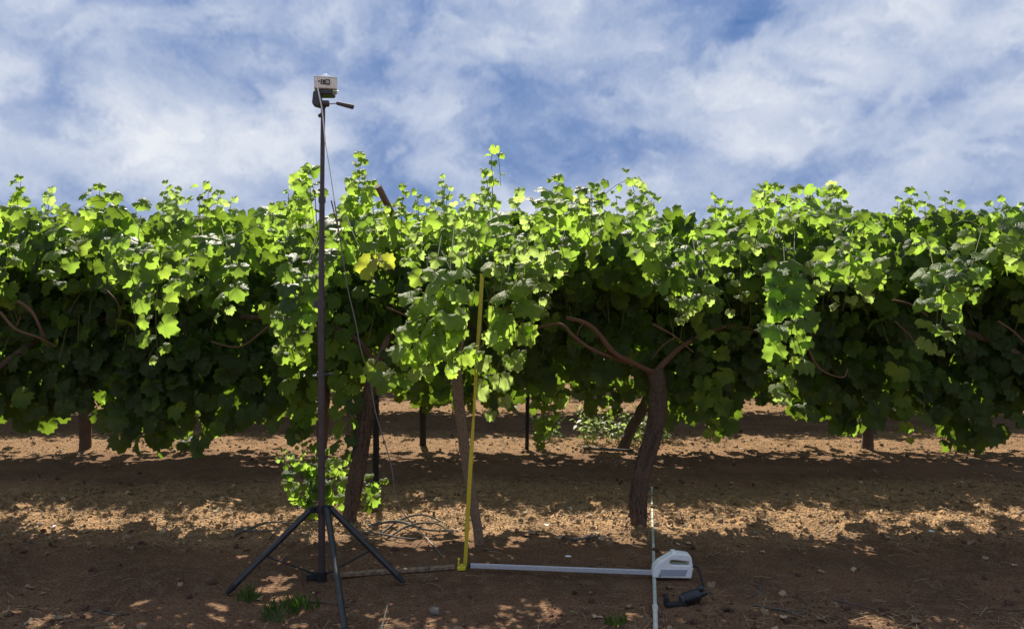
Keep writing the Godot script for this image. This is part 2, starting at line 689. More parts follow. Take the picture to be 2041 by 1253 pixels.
# One leaf: where, which way its face looks, which way its tip hangs, how wide.
func leaf_at(p: Vector3, face: Vector3, tip: Vector3, size: float) -> Transform3D:
	var z := face.normalized()
	var y := (tip - z * tip.dot(z))
	if y.length() < 0.05:
		y = Vector3(0.3, -1, 0.2) - z * Vector3(0.3, -1, 0.2).dot(z)
	y = y.normalized()
	return Transform3D(Basis(y.cross(z) * size, y * size, z * size), p)

func any(a := 1.0) -> Vector3:
	return Vector3(rng.randf_range(-a, a), rng.randf_range(-a, a), rng.randf_range(-a, a))

# Leaves along a shoot; out says towards which side the blades look.
func leafy(nodes: Array, leaves: Array, size: float, out: Vector3, young := 0.45, spread := 0.055, tone := -1, stray := 0.32) -> void:
	var count := nodes.size()
	for i in count:
		var p: Vector3 = nodes[i]
		var t: Vector3 = nodes[min(i + 1, count - 1)] - nodes[max(i - 1, 0)]
		t = t.normalized()
		var side := t.cross(out).normalized() * (1.0 if i % 2 == 0 else -1.0)
		var age := 1.0 - smoothstep(1.0 - young, 1.0, float(i) / maxf(1.0, count - 1)) * 0.5
		var q := size * age * rng.randf_range(0.72, 1.18)
		var at := p + side * spread * rng.randf_range(0.5, 1.4) * age + Vector3.UP * 0.02 + out * rng.randf_range(-0.01, 0.05)
		var face := Vector3.UP * rng.randf_range(0.15, 0.9) + out * rng.randf_range(0.3, 1.0) + side * rng.randf_range(-0.2, 0.55) + any(stray)
		var tip := Vector3.DOWN * 0.75 + out * 0.45 + side * 0.5 + any(0.4)
		var which := tone
		if which < 0:
			var c := rng.randf()
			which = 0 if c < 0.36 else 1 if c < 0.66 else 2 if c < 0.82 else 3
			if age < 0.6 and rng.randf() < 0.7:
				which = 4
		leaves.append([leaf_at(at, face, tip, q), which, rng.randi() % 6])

func stretch(pts: Array, step: float) -> Array:   # points along a polyline, evenly spaced and rounded
	var c := Curve3D.new()
	for i in pts.size():
		var h: Vector3 = (pts[min(i + 1, pts.size() - 1)] - pts[max(i - 1, 0)]) / 6.0
		c.add_point(pts[i], -h, h)
	c.bake_interval = step * 0.5
	var out := []
	var n := maxi(2, int(c.get_baked_length() / step))
	for i in n + 1:
		out.append(c.sample_baked(c.get_baked_length() * i / n, true))
	return out

# The shoots of one vine: up from the arms, over, and down on either side.
func grow(x0: float, d0: float, span: float, count: int, leaves: Array, shoots: Array, top := 2.08, front := 0.62) -> void:
	for k in count:
		var s := 1.0 if rng.randf() < front else -1.0
		var low_edge := rng.randf_range(1.28, 1.62)
		var p := Vector3(x0 + (k + rng.randf()) / count * span - span / 2, rng.randf_range(1.1, 1.45), -d0 + rng.randf_range(-0.12, 0.12))
		var v := Vector3(rng.randf_range(-0.35, 0.35), 1.0, s * rng.randf_range(0.05, 0.75))
		var reach := rng.randf_range(0.26, 0.62)
		var n := rng.randi_range(15, 25)
		var nodes := []
		var high := top - rng.randf() * rng.randf() * 0.35
		for i in n:
			nodes.append(p)
			v.y -= lerpf(0.02, 0.12, float(i) / n) + maxf(0.0, p.y - high + 0.16) * 0.9
			var off := (p.z + d0) * s
			v.z += s * (0.045 if off < reach else -0.10)
			v += any(0.09) * Vector3(1, 0.4, 0.6)
			v.x = clampf(v.x, -0.5, 0.5)
			v = v.normalized()
			p += v * 0.066
			if p.y < (low_edge if s > 0.0 else 0.95):
				break
		shoots.append(nodes)
		leafy(nodes.slice(2), leaves, rng.randf_range(0.09, 0.135), Vector3(rng.randf_range(-0.4, 0.4), 0, s).normalized())

# Leaves inside and below the canopy; the darker tone paints in their shade.
func fill(x0: float, d0: float, span: float, count: int, low: float, high: float, leaves: Array, near := 0.15, far := 0.45) -> void:
	for k in count:
		var p := Vector3(x0 + rng.randf_range(-0.5, 0.5) * span, 0.0, -d0 + rng.randf_range(-far, near))
		var hem := low + 0.30 * patch_noise.get_noise_2d(p.x * 1.6 + d0 * 7.0, p.z * 0.6)   # a ragged lower edge
		p.y = lerpf(hem, high, pow(rng.randf(), 0.75))
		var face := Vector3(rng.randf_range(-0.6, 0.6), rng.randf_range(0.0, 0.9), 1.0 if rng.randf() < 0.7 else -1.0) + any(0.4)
		var c := rng.randf() * (0.8 if p.y < 1.1 else 1.0)  # more of the dark tone lower down, shade put into the colour
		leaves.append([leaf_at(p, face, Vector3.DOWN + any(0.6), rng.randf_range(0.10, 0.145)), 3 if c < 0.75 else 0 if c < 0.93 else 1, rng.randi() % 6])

func wood(pts: Array, r0: float, r1: float, sides := 9, lump := 0.35, step := 0.05) -> Shape:
	var s := Shape.new()
	var line := stretch(pts, step)
	var radius := []
	for i in line.size():
		var t := float(i) / (line.size() - 1)
		radius.append(lerpf(r0, r1, t))
	s.tube(line, radius, sides, true, 1.0, [], rough_noise, lump)
	return s

func shoots_mesh(shoots: Array) -> Shape:
	var s := Shape.new()
	for nodes in shoots:
		if nodes.size() < 3:
			continue
		var radius := []
		for i in nodes.size():
			radius.append(lerpf(0.0038, 0.0012, float(i) / nodes.size()))
		s.tube(nodes, radius, 4, false)
	return s

func local(parent: Node3D, t: Transform3D) -> Transform3D:
	t.origin -= parent.position
	return t

func moved(pts: Array, by: Vector3) -> Array:
	var out := []
	for p in pts:
		out.append(p - by)
	return out

func foliage(vine: Node3D, leaves: Array) -> void:   # what is too small or too many to pick apart
	var heaps := {}
	for l in leaves:
		var key: int = l[1] * 10 + (l[2] % 3) * 2
		if not heaps.has(key):
			heaps[key] = []
		heaps[key].append(local(vine, l[0]))
	for key in heaps:
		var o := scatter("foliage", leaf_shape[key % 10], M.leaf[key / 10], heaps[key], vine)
		o.set_meta("kind", "stuff")

# ---------------------------------------------------------------- the row in front
func px_path(pts: Array) -> Array:
	var out := []
	for p in pts:
		out.append(spot(p[0], p[1], p[2]))
	return out

func make_front_row() -> void:
	var d0: float = ROW[0]
	var vines := [
		{"x": -3.62, "span": 2.5, "label": "grapevine filling the far left of the front row, its trunk out of view", "shoots": 104, "fill": 760, "low": 0.62},
		{"x": -1.10, "span": 2.5, "label": "front row grapevine whose brown trunk rises just right of the tripod pole", "shoots": 106, "fill": 400, "low": 0.95},
		{"x": 1.05, "span": 2.2, "label": "front row grapevine with a thick bent trunk behind the white ground pipe", "shoots": 98, "fill": 460, "low": 0.92},
		{"x": 3.35, "span": 2.7, "label": "grapevine filling the far right of the front row, its trunk out of view", "shoots": 112, "fill": 820, "low": 0.62},
	]
	var all := []
	var roots := []
	for k in vines.size():
		var q: Dictionary = vines[k]
		var root := thing("grapevine", Vector3(q.x, 0, -d0), q.label, "grapevine", "grapevines of the front row")
		roots.append(root)
		var leaves := []
		var shoots := []
		grow(q.x, d0, q.span, q.shoots, leaves, shoots, 2.09, 0.64)
		fill(q.x, d0, q.span, q.fill, q.low, 1.75, leaves, 0.02, 0.35)
		fill(q.x, d0, q.span, int(q.fill * 1.5), q.low - 0.05, 1.8, leaves, -0.2, 0.62)
		fill(q.x, d0, q.span, 330, 1.55, 2.08, leaves, 0.3, 0.35)
		if k == 1:
			fill(-2.05, d0, 1.3, 330, 0.56, 1.2, leaves, 0.0, 0.5)
		if k == 2:
			fill(1.32, d0, 0.65, 110, 0.62, 1.15, leaves, -0.05, 0.45)
		q.leaves = leaves
		q.shoots_list = shoots
		all.append(q)
	var sunny := []
	# shoots that hang out over the track and catch the sun
	for h in [
			[[890, 560, 4.44], [870, 650, 4.4], [850, 735, 4.4]], [[925, 590, 4.44], [900, 670, 4.4], [905, 745, 4.38]], [[850, 600, 4.44], [855, 690, 4.4], [870, 750, 4.38]], [[990, 640, 4.42], [965, 685, 4.38], [945, 705, 4.38]], [[1000, 600, 4.48], [1015, 660, 4.44], [1000, 715, 4.42]], [[1050, 520, 4.6], [1020, 570, 4.52], [1010, 590, 4.5]], [[880, 500, 4.7], [900, 545, 4.5], [910, 600, 4.44]],
			[[905, 455, 5.0], [895, 560, 4.48], [885, 650, 4.41], [890, 735, 4.38]], [[880, 470, 5.0], [860, 580, 4.52], [845, 660, 4.44], [815, 745, 4.41]], [[930, 470, 5.0], [925, 590, 4.54], [912, 690, 4.46]],
			[[850, 520, 4.81], [870, 640, 4.46], [845, 735, 4.41]], [[860, 560, 4.66], [835, 690, 4.41], [795, 760, 4.36]],
			[[1030, 450, 5.0], [1010, 560, 4.56], [1000, 640, 4.48], [985, 705, 4.46]], [[1060, 460, 5.0], [1030, 560, 4.54], [1025, 650, 4.48], [1030, 712, 4.46]], [[1000, 500, 4.81], [1000, 590, 4.56]], [[1080, 450, 5.0], [1085, 540, 4.61], [1070, 590, 4.58]],
			[[1130, 440, 5.0], [1110, 540, 4.66]], [[1010, 690, 4.46], [985, 760, 4.48], [990, 830, 4.50]], [[960, 650, 4.38], [955, 700, 4.36]],
			[[650, 440, 5.0], [615, 540, 4.58], [600, 620, 4.54], [570, 680, 4.52]], [[630, 470, 5.0], [600, 580, 4.56], [585, 660, 4.52], [550, 690, 4.52]], [[620, 560, 4.58], [590, 650, 4.52]],
			[[690, 430, 5.0], [720, 500, 4.66], [755, 530, 4.60]], [[1300, 450, 5.0], [1340, 540, 4.61], [1370, 640, 4.54]], [[1330, 450, 5.0], [1370, 550, 4.58], [1400, 610, 4.54]], [[1280, 450, 5.0], [1310, 530, 4.64], [1330, 590, 4.61]], [[1380, 470, 5.0], [1390, 560, 4.61], [1350, 630, 4.56]],
			[[1560, 450, 5.05], [1565, 560, 4.61], [1555, 680, 4.52], [1560, 790, 4.48]], [[1585, 460, 5.05], [1580, 590, 4.56], [1570, 730, 4.51], [1550, 800, 4.48]], [[1700, 460, 5.05], [1695, 540, 4.61], [1680, 620, 4.56]], [[1670, 450, 5.05], [1660, 540, 4.66], [1650, 600, 4.61]], [[1730, 460, 5.05], [1725, 560, 4.61], [1720, 600, 4.58]],
			[[1850, 480, 5.05], [1870, 590, 4.58], [1860, 710, 4.52]], [[1890, 500, 5.0], [1880, 620, 4.56], [1865, 700, 4.52]], [[1960, 450, 5.05], [1935, 540, 4.64], [1920, 600, 4.60]], [[2020, 440, 5.05], [2010, 530, 4.66]],
			[[160, 430, 5.05], [130, 500, 4.71], [115, 570, 4.66]], [[280, 430, 5.05], [270, 540, 4.66], [290, 600, 4.62]], [[320, 500, 4.76], [310, 620, 4.56], [315, 720, 4.51]], [[440, 450, 5.0], [460, 540, 4.64], [445, 640, 4.58]], [[400, 450, 5.0], [410, 530, 4.66], [390, 600, 4.62]], [[20, 440, 5.0], [10, 540, 4.71]], [[235, 470, 5.0], [245, 560, 4.66]],
			[[1030, 745, 6.6], [1075, 760, 6.55], [1090, 850, 6.55]], [[1060, 740, 6.6], [1100, 790, 6.6], [1070, 890, 6.6]], [[760, 720, 4.58], [790, 745, 4.48], [830, 755, 4.46]],
			[[650, 590, 5.2], [690, 760, 5.3], [690, 940, 5.4]], [[560, 620, 5.1], [600, 780, 5.4], [590, 870, 5.5]], [[1400, 560, 5.2], [1420, 740, 5.3], [1415, 880, 5.4]], [[1800, 700, 5.3], [1820, 880, 5.5]]]:
		var nodes := stretch(px_path(h), 0.064 if h[0][0] > 780 and h[0][0] < 1100 else 0.055)
		var q := owner_of(all, nodes[0].x)
		q.shoots_list.append(nodes)
		if nodes[0].z > -5.15:
			sunny.append_array(nodes.slice(nodes.size() / 4))
		leafy(nodes, q.leaves, 0.132, Vector3(rng.randf_range(-0.35, 0.35), 0, 1).normalized(), 0.3, 0.075 if h[0][2] < 5.1 else 0.06, (2 if rng.randf() < 0.75 else 4) if h[0][0] > 780 and h[0][0] < 1100 else -1, 0.2)  # central shoots get the brightest tones, sunlight put into their colour
	for q in all:   # nothing hangs in front of the tape's upper half
		q.leaves = q.leaves.filter(func(l): return not in_front_of_tape(l[0].origin))
	let_sun_in(all, sunny)
	# shoots that stand up above the row (place of the tip, height of the foot, how wide)
	for u in [[40, 352, 430, 1, 0.11], [100, 374, 430, 0, 0.1], [198, 368, 430, 1, 0.115], [335, 362, 425, 0, 0.1], [352, 372, 430, 0, 0.1], [415, 366, 430, 1, 0.1], [438, 378, 430, 0, 0.09], [460, 392, 430, 0, 0.08], [598, 346, 420, 1, 0.1], [575, 372, 430, 0, 0.07],
			[718, 305, 420, 1, 0.115], [700, 345, 420, 0, 0.11], [735, 350, 420, 1, 0.11], [880, 350, 420, 0, 0.08], [895, 372, 430, 0, 0.08], [980, 300, 420, 1, 0.105], [968, 335, 420, 0, 0.08], [1110, 350, 430, 1, 0.12], [1035, 382, 430, 0, 0.11], [1262, 358, 430, 1, 0.1], [1280, 372, 430, 0, 0.1], [1300, 385, 430, 0, 0.09], [1228, 380, 430, 0, 0.07],
			[1424, 388, 440, 1, 0.1], [1450, 402, 440, 0, 0.09], [1468, 412, 445, 0, 0.08], [1525, 370, 440, 1, 0.09], [1572, 405, 445, 0, 0.08], [1660, 376, 440, 1, 0.09], [1790, 395, 440, 0, 0.09], [1818, 376, 440, 1, 0.105], [1840, 390, 440, 0, 0.1], [1884, 382, 440, 0, 0.08], [1960, 408, 445, 0, 0.08], [1995, 394, 440, 1, 0.1], [2020, 408, 440, 0, 0.09],
			[805, 372, 445, 1, 0.10], [832, 380, 445, 1, 0.10], [782, 402, 450, 0, 0.10], [765, 412, 455, 0, 0.09], [925, 392, 440, 0, 0.1], [950, 385, 440, 0, 0.1], [860, 392, 440, 0, 0.1]]:
		var d: float = d0 + (0.0 if u[3] == 1 else 0.18) + rng.randf_range(-0.1, 0.1)
		var sway := rng.randf_range(-14, 14)
		var path := px_path([[u[0] + sway, u[2] + 60, d], [u[0] + sway * 0.4, lerpf(u[2], u[1], 0.5), d], [u[0] - sway * 0.2, u[1] + 8, d]])
		if u[3] == 1 and int(u[0]) in [598, 980, 1525, 1660]:
			path.append(spot(u[0] + 12, u[1] + 4, d))
			path.append(spot(u[0] + 18, u[1] + (70 if u[0] == 980 else 32), d))
		var nodes := stretch(path, 0.06 if u[0] == 980 else 0.036)
		var q := owner_of(all, nodes[0].x)
		q.shoots_list.append(nodes)
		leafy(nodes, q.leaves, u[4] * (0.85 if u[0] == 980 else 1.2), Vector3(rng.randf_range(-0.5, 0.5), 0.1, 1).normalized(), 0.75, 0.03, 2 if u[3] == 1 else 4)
	# suckers at the foot of the left trunk
	for h in [[[640, 1010, 5.6], [600, 960, 5.62], [575, 915, 5.62]], [[640, 1010, 5.6], [630, 950, 5.64], [620, 905, 5.66]], [[650, 1010, 5.6], [600, 990, 5.55], [585, 975, 5.55]], [[660, 1010, 5.6], [665, 960, 5.55], [680, 925, 5.55]], [[720, 1000, 5.5], [750, 960, 5.5], [765, 975, 5.48]], [[640, 1015, 5.6], [610, 985, 5.6], [560, 905, 5.65]], [[650, 1000, 5.6], [645, 930, 5.6], [600, 890, 5.62]]]:
		var nodes := stretch(px_path(h), 0.03)
		all[1].shoots_list.append(nodes)
		leafy(nodes, all[1].leaves, 0.085, Vector3(rng.randf_range(-0.5, 0.3), 0.2, 1).normalized(), 0.5, 0.06)

	# trunks, arms and canes
	var left: Node3D = roots[1]
	var right: Node3D = roots[2]
	build("trunk", wood(moved(px_path([[692, 1062, 5.44], [697, 1030, 5.44], [706, 970, 5.42], [718, 900, 5.4], [728, 830, 5.38], [738, 770, 5.4], [752, 720, 5.42]]), left.position), 0.050, 0.043, 22, 0.6, 0.03), M.bark, left)
	build("trunk", wood(moved(px_path([[1272, 1072, 5.3], [1274, 1040, 5.3], [1273, 985, 5.3], [1284, 925, 5.31], [1304, 860, 5.33], [1312, 790, 5.35], [1305, 735, 5.38]]), right.position), 0.045, 0.057, 22, 0.6, 0.03), M.bark, right)
	build("trunk", wood(moved(px_path([[-70, 1062, 5.4], [-60, 960, 5.4], [-40, 840, 5.4], [-20, 740, 5.4]]), roots[0].position), 0.07, 0.065, 12, 0.45), M.bark, roots[0])
	build("trunk", wood(moved(px_path([[2120, 1062, 5.4], [2110, 960, 5.4], [2090, 840, 5.4], [2080, 740, 5.4]]), roots[3].position), 0.07, 0.065, 12, 0.45), M.bark, roots[3])
	bark_strips(left, [[697, 1030, 5.44], [706, 970, 5.42], [718, 900, 5.4], [728, 830, 5.38], [738, 770, 5.4]], 0.047)
	bark_strips(right, [[1274, 1040, 5.3], [1273, 985, 5.3], [1284, 925, 5.31], [1304, 860, 5.33], [1312, 790, 5.35], [1306, 750, 5.37]], 0.051)
	for a in [
			[1, [[752, 730, 5.42], [700, 670, 5.35], [600, 640, 5.35], [480, 630, 5.4]], 0.035], [1, [[750, 730, 5.42], [790, 690, 5.4], [880, 660, 5.42], [960, 650, 5.45]], 0.035],
			[2, [[1308, 745, 5.36], [1255, 720, 5.2], [1220, 700, 5.1], [1190, 660, 5.05], [1160, 640, 5.05], [1130, 633, 5.1]], 0.028], [2, [[1290, 735, 5.36], [1215, 710, 5.12], [1170, 690, 5.05], [1135, 662, 5.02], [1118, 645, 5.05], [1060, 655, 5.15]], 0.018],
			[2, [[1308, 740, 5.36], [1360, 690, 5.4], [1450, 650, 5.42], [1530, 668, 5.45]], 0.03], [0, [[-20, 745, 5.4], [40, 700, 5.45], [120, 650, 5.5], [260, 630, 5.5]], 0.035], [3, [[2080, 745, 5.4], [2000, 690, 5.45], [1880, 650, 5.5], [1760, 640, 5.5]], 0.035]]:
		build("arm", wood(moved(px_path(a[1]), roots[a[0]].position), a[2] * 0.7, a[2] * 0.45, 9, 0.6), M.bark if a[2] > 0.032 else M.cane, roots[a[0]])
	for a in [
			[2, [[1150, 685, 5.04], [1152, 660, 5.02], [1165, 642, 5.03]], 0.006], [2, [[1080, 668, 5.1], [1040, 665, 5.08], [1000, 700, 5.05]], 0.007], [2, [[1300, 645, 4.98], [1345, 670, 4.96], [1382, 702, 4.95]], 0.008], [2, [[1345, 672, 4.97], [1320, 690, 5.05], [1300, 715, 5.1]], 0.007],
			[2, [[1060, 655, 5.1], [1030, 640, 5.1], [1010, 655, 5.1]], 0.007], [1, [[770, 612, 4.98], [815, 632, 4.97], [850, 655, 5.0]], 0.008], [1, [[620, 680, 4.85], [640, 690, 4.9]], 0.007], [1, [[545, 640, 5.1], [480, 690, 5.08], [420, 680, 5.1]], 0.008],
			[0, [[0, 622, 5.0], [30, 655, 4.98], [75, 672, 5.0], [110, 690, 5.1]], 0.012], [0, [[35, 600, 5.0], [62, 620, 4.98], [80, 655, 5.0], [95, 690, 5.1]], 0.014], [0, [[30, 655, 5.0], [40, 630, 4.98]], 0.006], [0, [[208, 575, 4.95], [232, 600, 4.93], [240, 625, 5.0]], 0.008],
			[3, [[1610, 690, 5.0], [1635, 735, 4.98], [1680, 752, 5.0], [1690, 735, 5.05]], 0.009], [3, [[1780, 598, 4.95], [1815, 606, 4.93], [1850, 630, 5.0]], 0.009], [3, [[1785, 640, 4.95], [1815, 670, 4.94], [1835, 700, 5.0]], 0.008], [3, [[1990, 640, 4.95], [2020, 660, 4.94], [2050, 690, 5.0]], 0.009], [3, [[1590, 565, 4.98], [1630, 580, 4.97]], 0.007],
			[1, [[660, 400, 4.98], [672, 450, 4.93], [684, 510, 4.9]], 0.006]]:
		build("cane", wood(moved(px_path(a[1]), roots[a[0]].position), a[2] * 0.72, a[2] * 0.5, 7, 0.3, 0.03), M.cane, roots[a[0]])
	var old_arm := build("old_arm", wood(moved(px_path([[750, 725, 5.4], [800, 600, 5.75], [800, 480, 5.7], [784, 432, 5.5], [770, 404, 5.2], [753, 371, 5.1]]), left.position), 0.026, 0.021, 10, 0.25), M.post, left)
	old_arm.set_meta("label", "sawn brown vine arm poking out of the leaves")
	# a bunch of small green grapes
	var bunch := Shape.new()
	for k in 46:
		var t := rng.randf()
		bunch.ball(spot(1085, 585, 4.95) - right.position + Vector3(rng.randf_range(-1, 1) * (0.045 - t * 0.025), -t * 0.15, rng.randf_range(-1, 1) * (0.045 - t * 0.025)), Vector3.ONE * 0.0085, 7, 5)
	build("grape_bunch", bunch, M.grape, right).set_meta("kind", "stuff")

	# the leaves that show largest are parts of their own
	var shown := pick_shown(all)
	for k in all.size():
		var q: Dictionary = all[k]
		var root: Node3D = roots[k]
		build("shoots", shoots_mesh(q.shoots_list.map(func(n): return moved(n, root.position))), M.shoot, root).set_meta("kind", "stuff")
		var rest := []
		for i in q.leaves.size():
			if shown[k].has(i):
				var l: Array = q.leaves[i]
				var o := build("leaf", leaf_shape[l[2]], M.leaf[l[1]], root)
				o.transform = local(root, l[0])
			else:
				rest.append(q.leaves[i])
		foliage(root, rest)
	# two yellowing leaves beside the tripod
	for a in [[735, 528, 4.42, 0.14, Vector3(-0.2, 0.3, 1), Vector3(-0.5, -1, 0.2)], [768, 522, 4.42, 0.10, Vector3(0.4, 0.5, 0.7), Vector3(1, -0.4, 0.1)], [757, 516, 4.44, 0.07, Vector3(0.1, 0.8, 0.7), Vector3(0.3, 0.8, 0.2)]]:
		var o := build("leaf", leaf_shape[2], M.yellow_leaf, left)
		o.transform = local(left, leaf_at(spot(a[0], a[1], a[2]), a[4], a[5], a[3]))
		o.set_meta("label", "yellowing leaf")

func bark_strips(vine: Node3D, path: Array, r: float) -> void:   # the shaggy peeling bark of an old trunk
	var line := stretch(moved(px_path(path), vine.position), 0.03)
	var s := Shape.new()
	for k in 46:
		var from := rng.randi_range(0, line.size() - 8)
		var long := rng.randi_range(4, mini(14, line.size() - from - 1))
		var turn := rng.randf() * TAU
		var strip := []
		for i in long:
			var t := float(i) / (long - 1)
			var out := r * rng.randf_range(0.98, 1.06) + 0.012 * pow(absf(t * 2.0 - 1.0), 6) * (1.0 if k % 3 == 0 else 0.2)
			var a := turn + 0.25 * sin(t * 3.0 + k)
			strip.append(line[from + i] + Vector3(cos(a), 0, sin(a)) * out)
		s.tube(strip, [rng.randf_range(0.005, 0.011)], 6, true, 0.35)
	for k in 3:
		s.ball(line[rng.randi_range(2, line.size() - 3)] + Vector3(rng.randf_range(-0.7, 0.7), 0, 0.7).normalized() * r * 0.9, Vector3(0.017, 0.022, 0.014), 9, 6)
	build("bark_strips", s, M.bark, vine).set_meta("kind", "stuff")

func owner_of(all: Array, x: float) -> Dictionary:
	var best: Dictionary = all[0]
	for q in all:
		if absf(q.x - x) < absf(best.x - x):
			best = q
	return best

func in_front_of_tape(p: Vector3) -> bool:
	return p.y > 1.28 and p.y < 1.60 and p.z > -4.7 and absf(p.x - lerpf(-0.20, -0.165, (p.y - 1.28) / 0.32)) < 0.085

# The gaps in the top of the canopy through which the sun reaches the hanging shoots.
func let_sun_in(all: Array, sunny: Array) -> void:
	var to_sun := Vector3(-0.20, TAN_SUN, -1.0).normalized()
	for q in all:
		var kept := []
		for l in q.leaves:
			var p: Vector3 = l[0].origin
			var hit := false
			if p.y > 1.15 and p.y < 2.16 and p.z < -4.5:
				for s in sunny:
					var t: Vector3 = p - s
					if t.z > -0.16 or absf(t.x) > 0.45:
						continue
					if (t - to_sun * t.dot(to_sun)).length_squared() < (0.03 if absf(s.x + 0.2) < 0.55 else 0.0144):
						hit = rng.randf() < 0.97
						break
			if not hit:
				kept.append(l)
		q.leaves = kept

func pick_shown(all: Array) -> Array:
	var cell := 9.0
	var front := {}
	for k in all.size():
		for i in all[k].leaves.size():
			var t: Transform3D = all[k].leaves[i][0]
			var d := -t.origin.z
			var size := t.basis.y.length() * FOC / d * 0.42
			var c := t * Vector3(0, 0.15, 0)
			var px := 1020.5 + c.x / d * FOC
			var py := 626.5 - (c.y - EYE) / d * FOC
			var thin := absf(t.basis.z.normalized().dot((Vector3(0, EYE, 0) - c).normalized()))
			if px < 0 or px > 2041:
				continue
			var rx := size * maxf(0.3, thin)
			for gy in range(int((py - rx) / cell), int((py + rx) / cell) + 1):
				for gx in range(int((px - rx) / cell), int((px + rx) / cell) + 1):
					var key := gy * 1000 + gx
					if not front.has(key) or front[key][0] > d:
						front[key] = [d, k, i]
	var seen := []
	for k in all.size():
		seen.append({})
	for key in front:
		var e: Array = front[key]
		seen[e[1]][e[2]] = seen[e[1]].get(e[2], 0) + 1
	var out := []
	for k in all.size():
		var order: Array = seen[k].keys()
		var count: Dictionary = seen[k]
		order.sort_custom(func(a, b): return count[a] > count[b] or (count[a] == count[b] and a < b))
		var set_ := {}
		for i in order.slice(0, 295):
			set_[i] = true
		out.append(set_)
	return out


# ---------------------------------------------------------------- the rows behind
func make_rows_behind() -> void:
	var protos := []
	for k in 3:
		var leaves := []
		var shoots := []
		grow(0, 0, 3.2, 74, leaves, shoots, 2.26, 0.5)
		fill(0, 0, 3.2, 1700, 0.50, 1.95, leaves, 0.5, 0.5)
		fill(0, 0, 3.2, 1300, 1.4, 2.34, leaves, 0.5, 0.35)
		var root := Node3D.new()
		foliage(root, leaves)
		var s := shoots_mesh(shoots)
		build("shoots", s, M.shoot, root).set_meta("kind", "stuff")
		protos.append(root)
	var second := [
		[-6.9, "second row grapevine at the far left edge, behind the front leaves", 0.0], [-4.43, "second row grapevine on a short straight dark trunk at far left", 0.02], [-1.98, "second row grapevine seen in the gap behind the tripod pole", 0.05],
		[1.14, "second row grapevine on a thin dark trunk leaning right", 0.34], [3.69, "second row grapevine on a short dark trunk at right", 0.0], [6.2, "second row grapevine at the far right edge, behind the front leaves", 0.0]]
	for i in second.size():
		var q: Array = second[i]
		var at := Vector3(q[0], 0, -ROW[1] + 0.03)
		var o := thing("grapevine", at, q[1], "grapevine", "grapevines of the second row")
		copy_crown(protos[i % 3], o, i)
		var lean: float = q[2]
		build("trunk", wood([Vector3(0, -0.05, 0), Vector3(lean * 0.2, 0.15, 0), Vector3(lean * 0.8, 0.55, 0.02), Vector3(lean, 0.85, 0), Vector3(lean * 0.9, 1.25, 0)], 0.06, 0.05, 10, 0.4), M.bark, o)
	for i in 7:
		var o := thing("grapevine", Vector3(-7.2 + i * 2.4, 0, -ROW[2]), "grapevine of the third row, in deep shade behind the nearer rows", "grapevine", "grapevines of the third row")
		copy_crown(protos[(i + 1) % 3], o, i + 1)
		build("trunk", wood([Vector3(0, -0.05, 0), Vector3(0.03, 0.4, 0), Vector3(0.1 - 0.03 * i, 0.9, 0), Vector3(0, 1.25, 0)], 0.06, 0.05, 8, 0.4), M.bark, o)
	# the rows beyond read as one dark mass
	var far := Node3D.new()
	far.name = "distant_vines"
	far.position = Vector3(0, 0, -15.2)
	add_child(far)
	tag(far, "far vine rows merging into one dark green mass", "vines", "", "stuff")
	var many := []
	for r in 3:
		var row := 15.2 + 2.95 * r
		grow(0, row, 20.0, 150, many, [], 2.05, 0.6)
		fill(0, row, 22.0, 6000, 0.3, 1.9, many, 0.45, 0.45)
	foliage(far, many)
	for p in protos:
		p.free()

func copy_crown(proto: Node3D, to: Node3D, k: int) -> void:
	for child in proto.get_children():
		var o: Node3D = child.duplicate()
		o.name = String(child.name).rstrip("0123456789")
		o.rotation.y = PI if k % 2 else 0.0
		to.add_child(o, true)


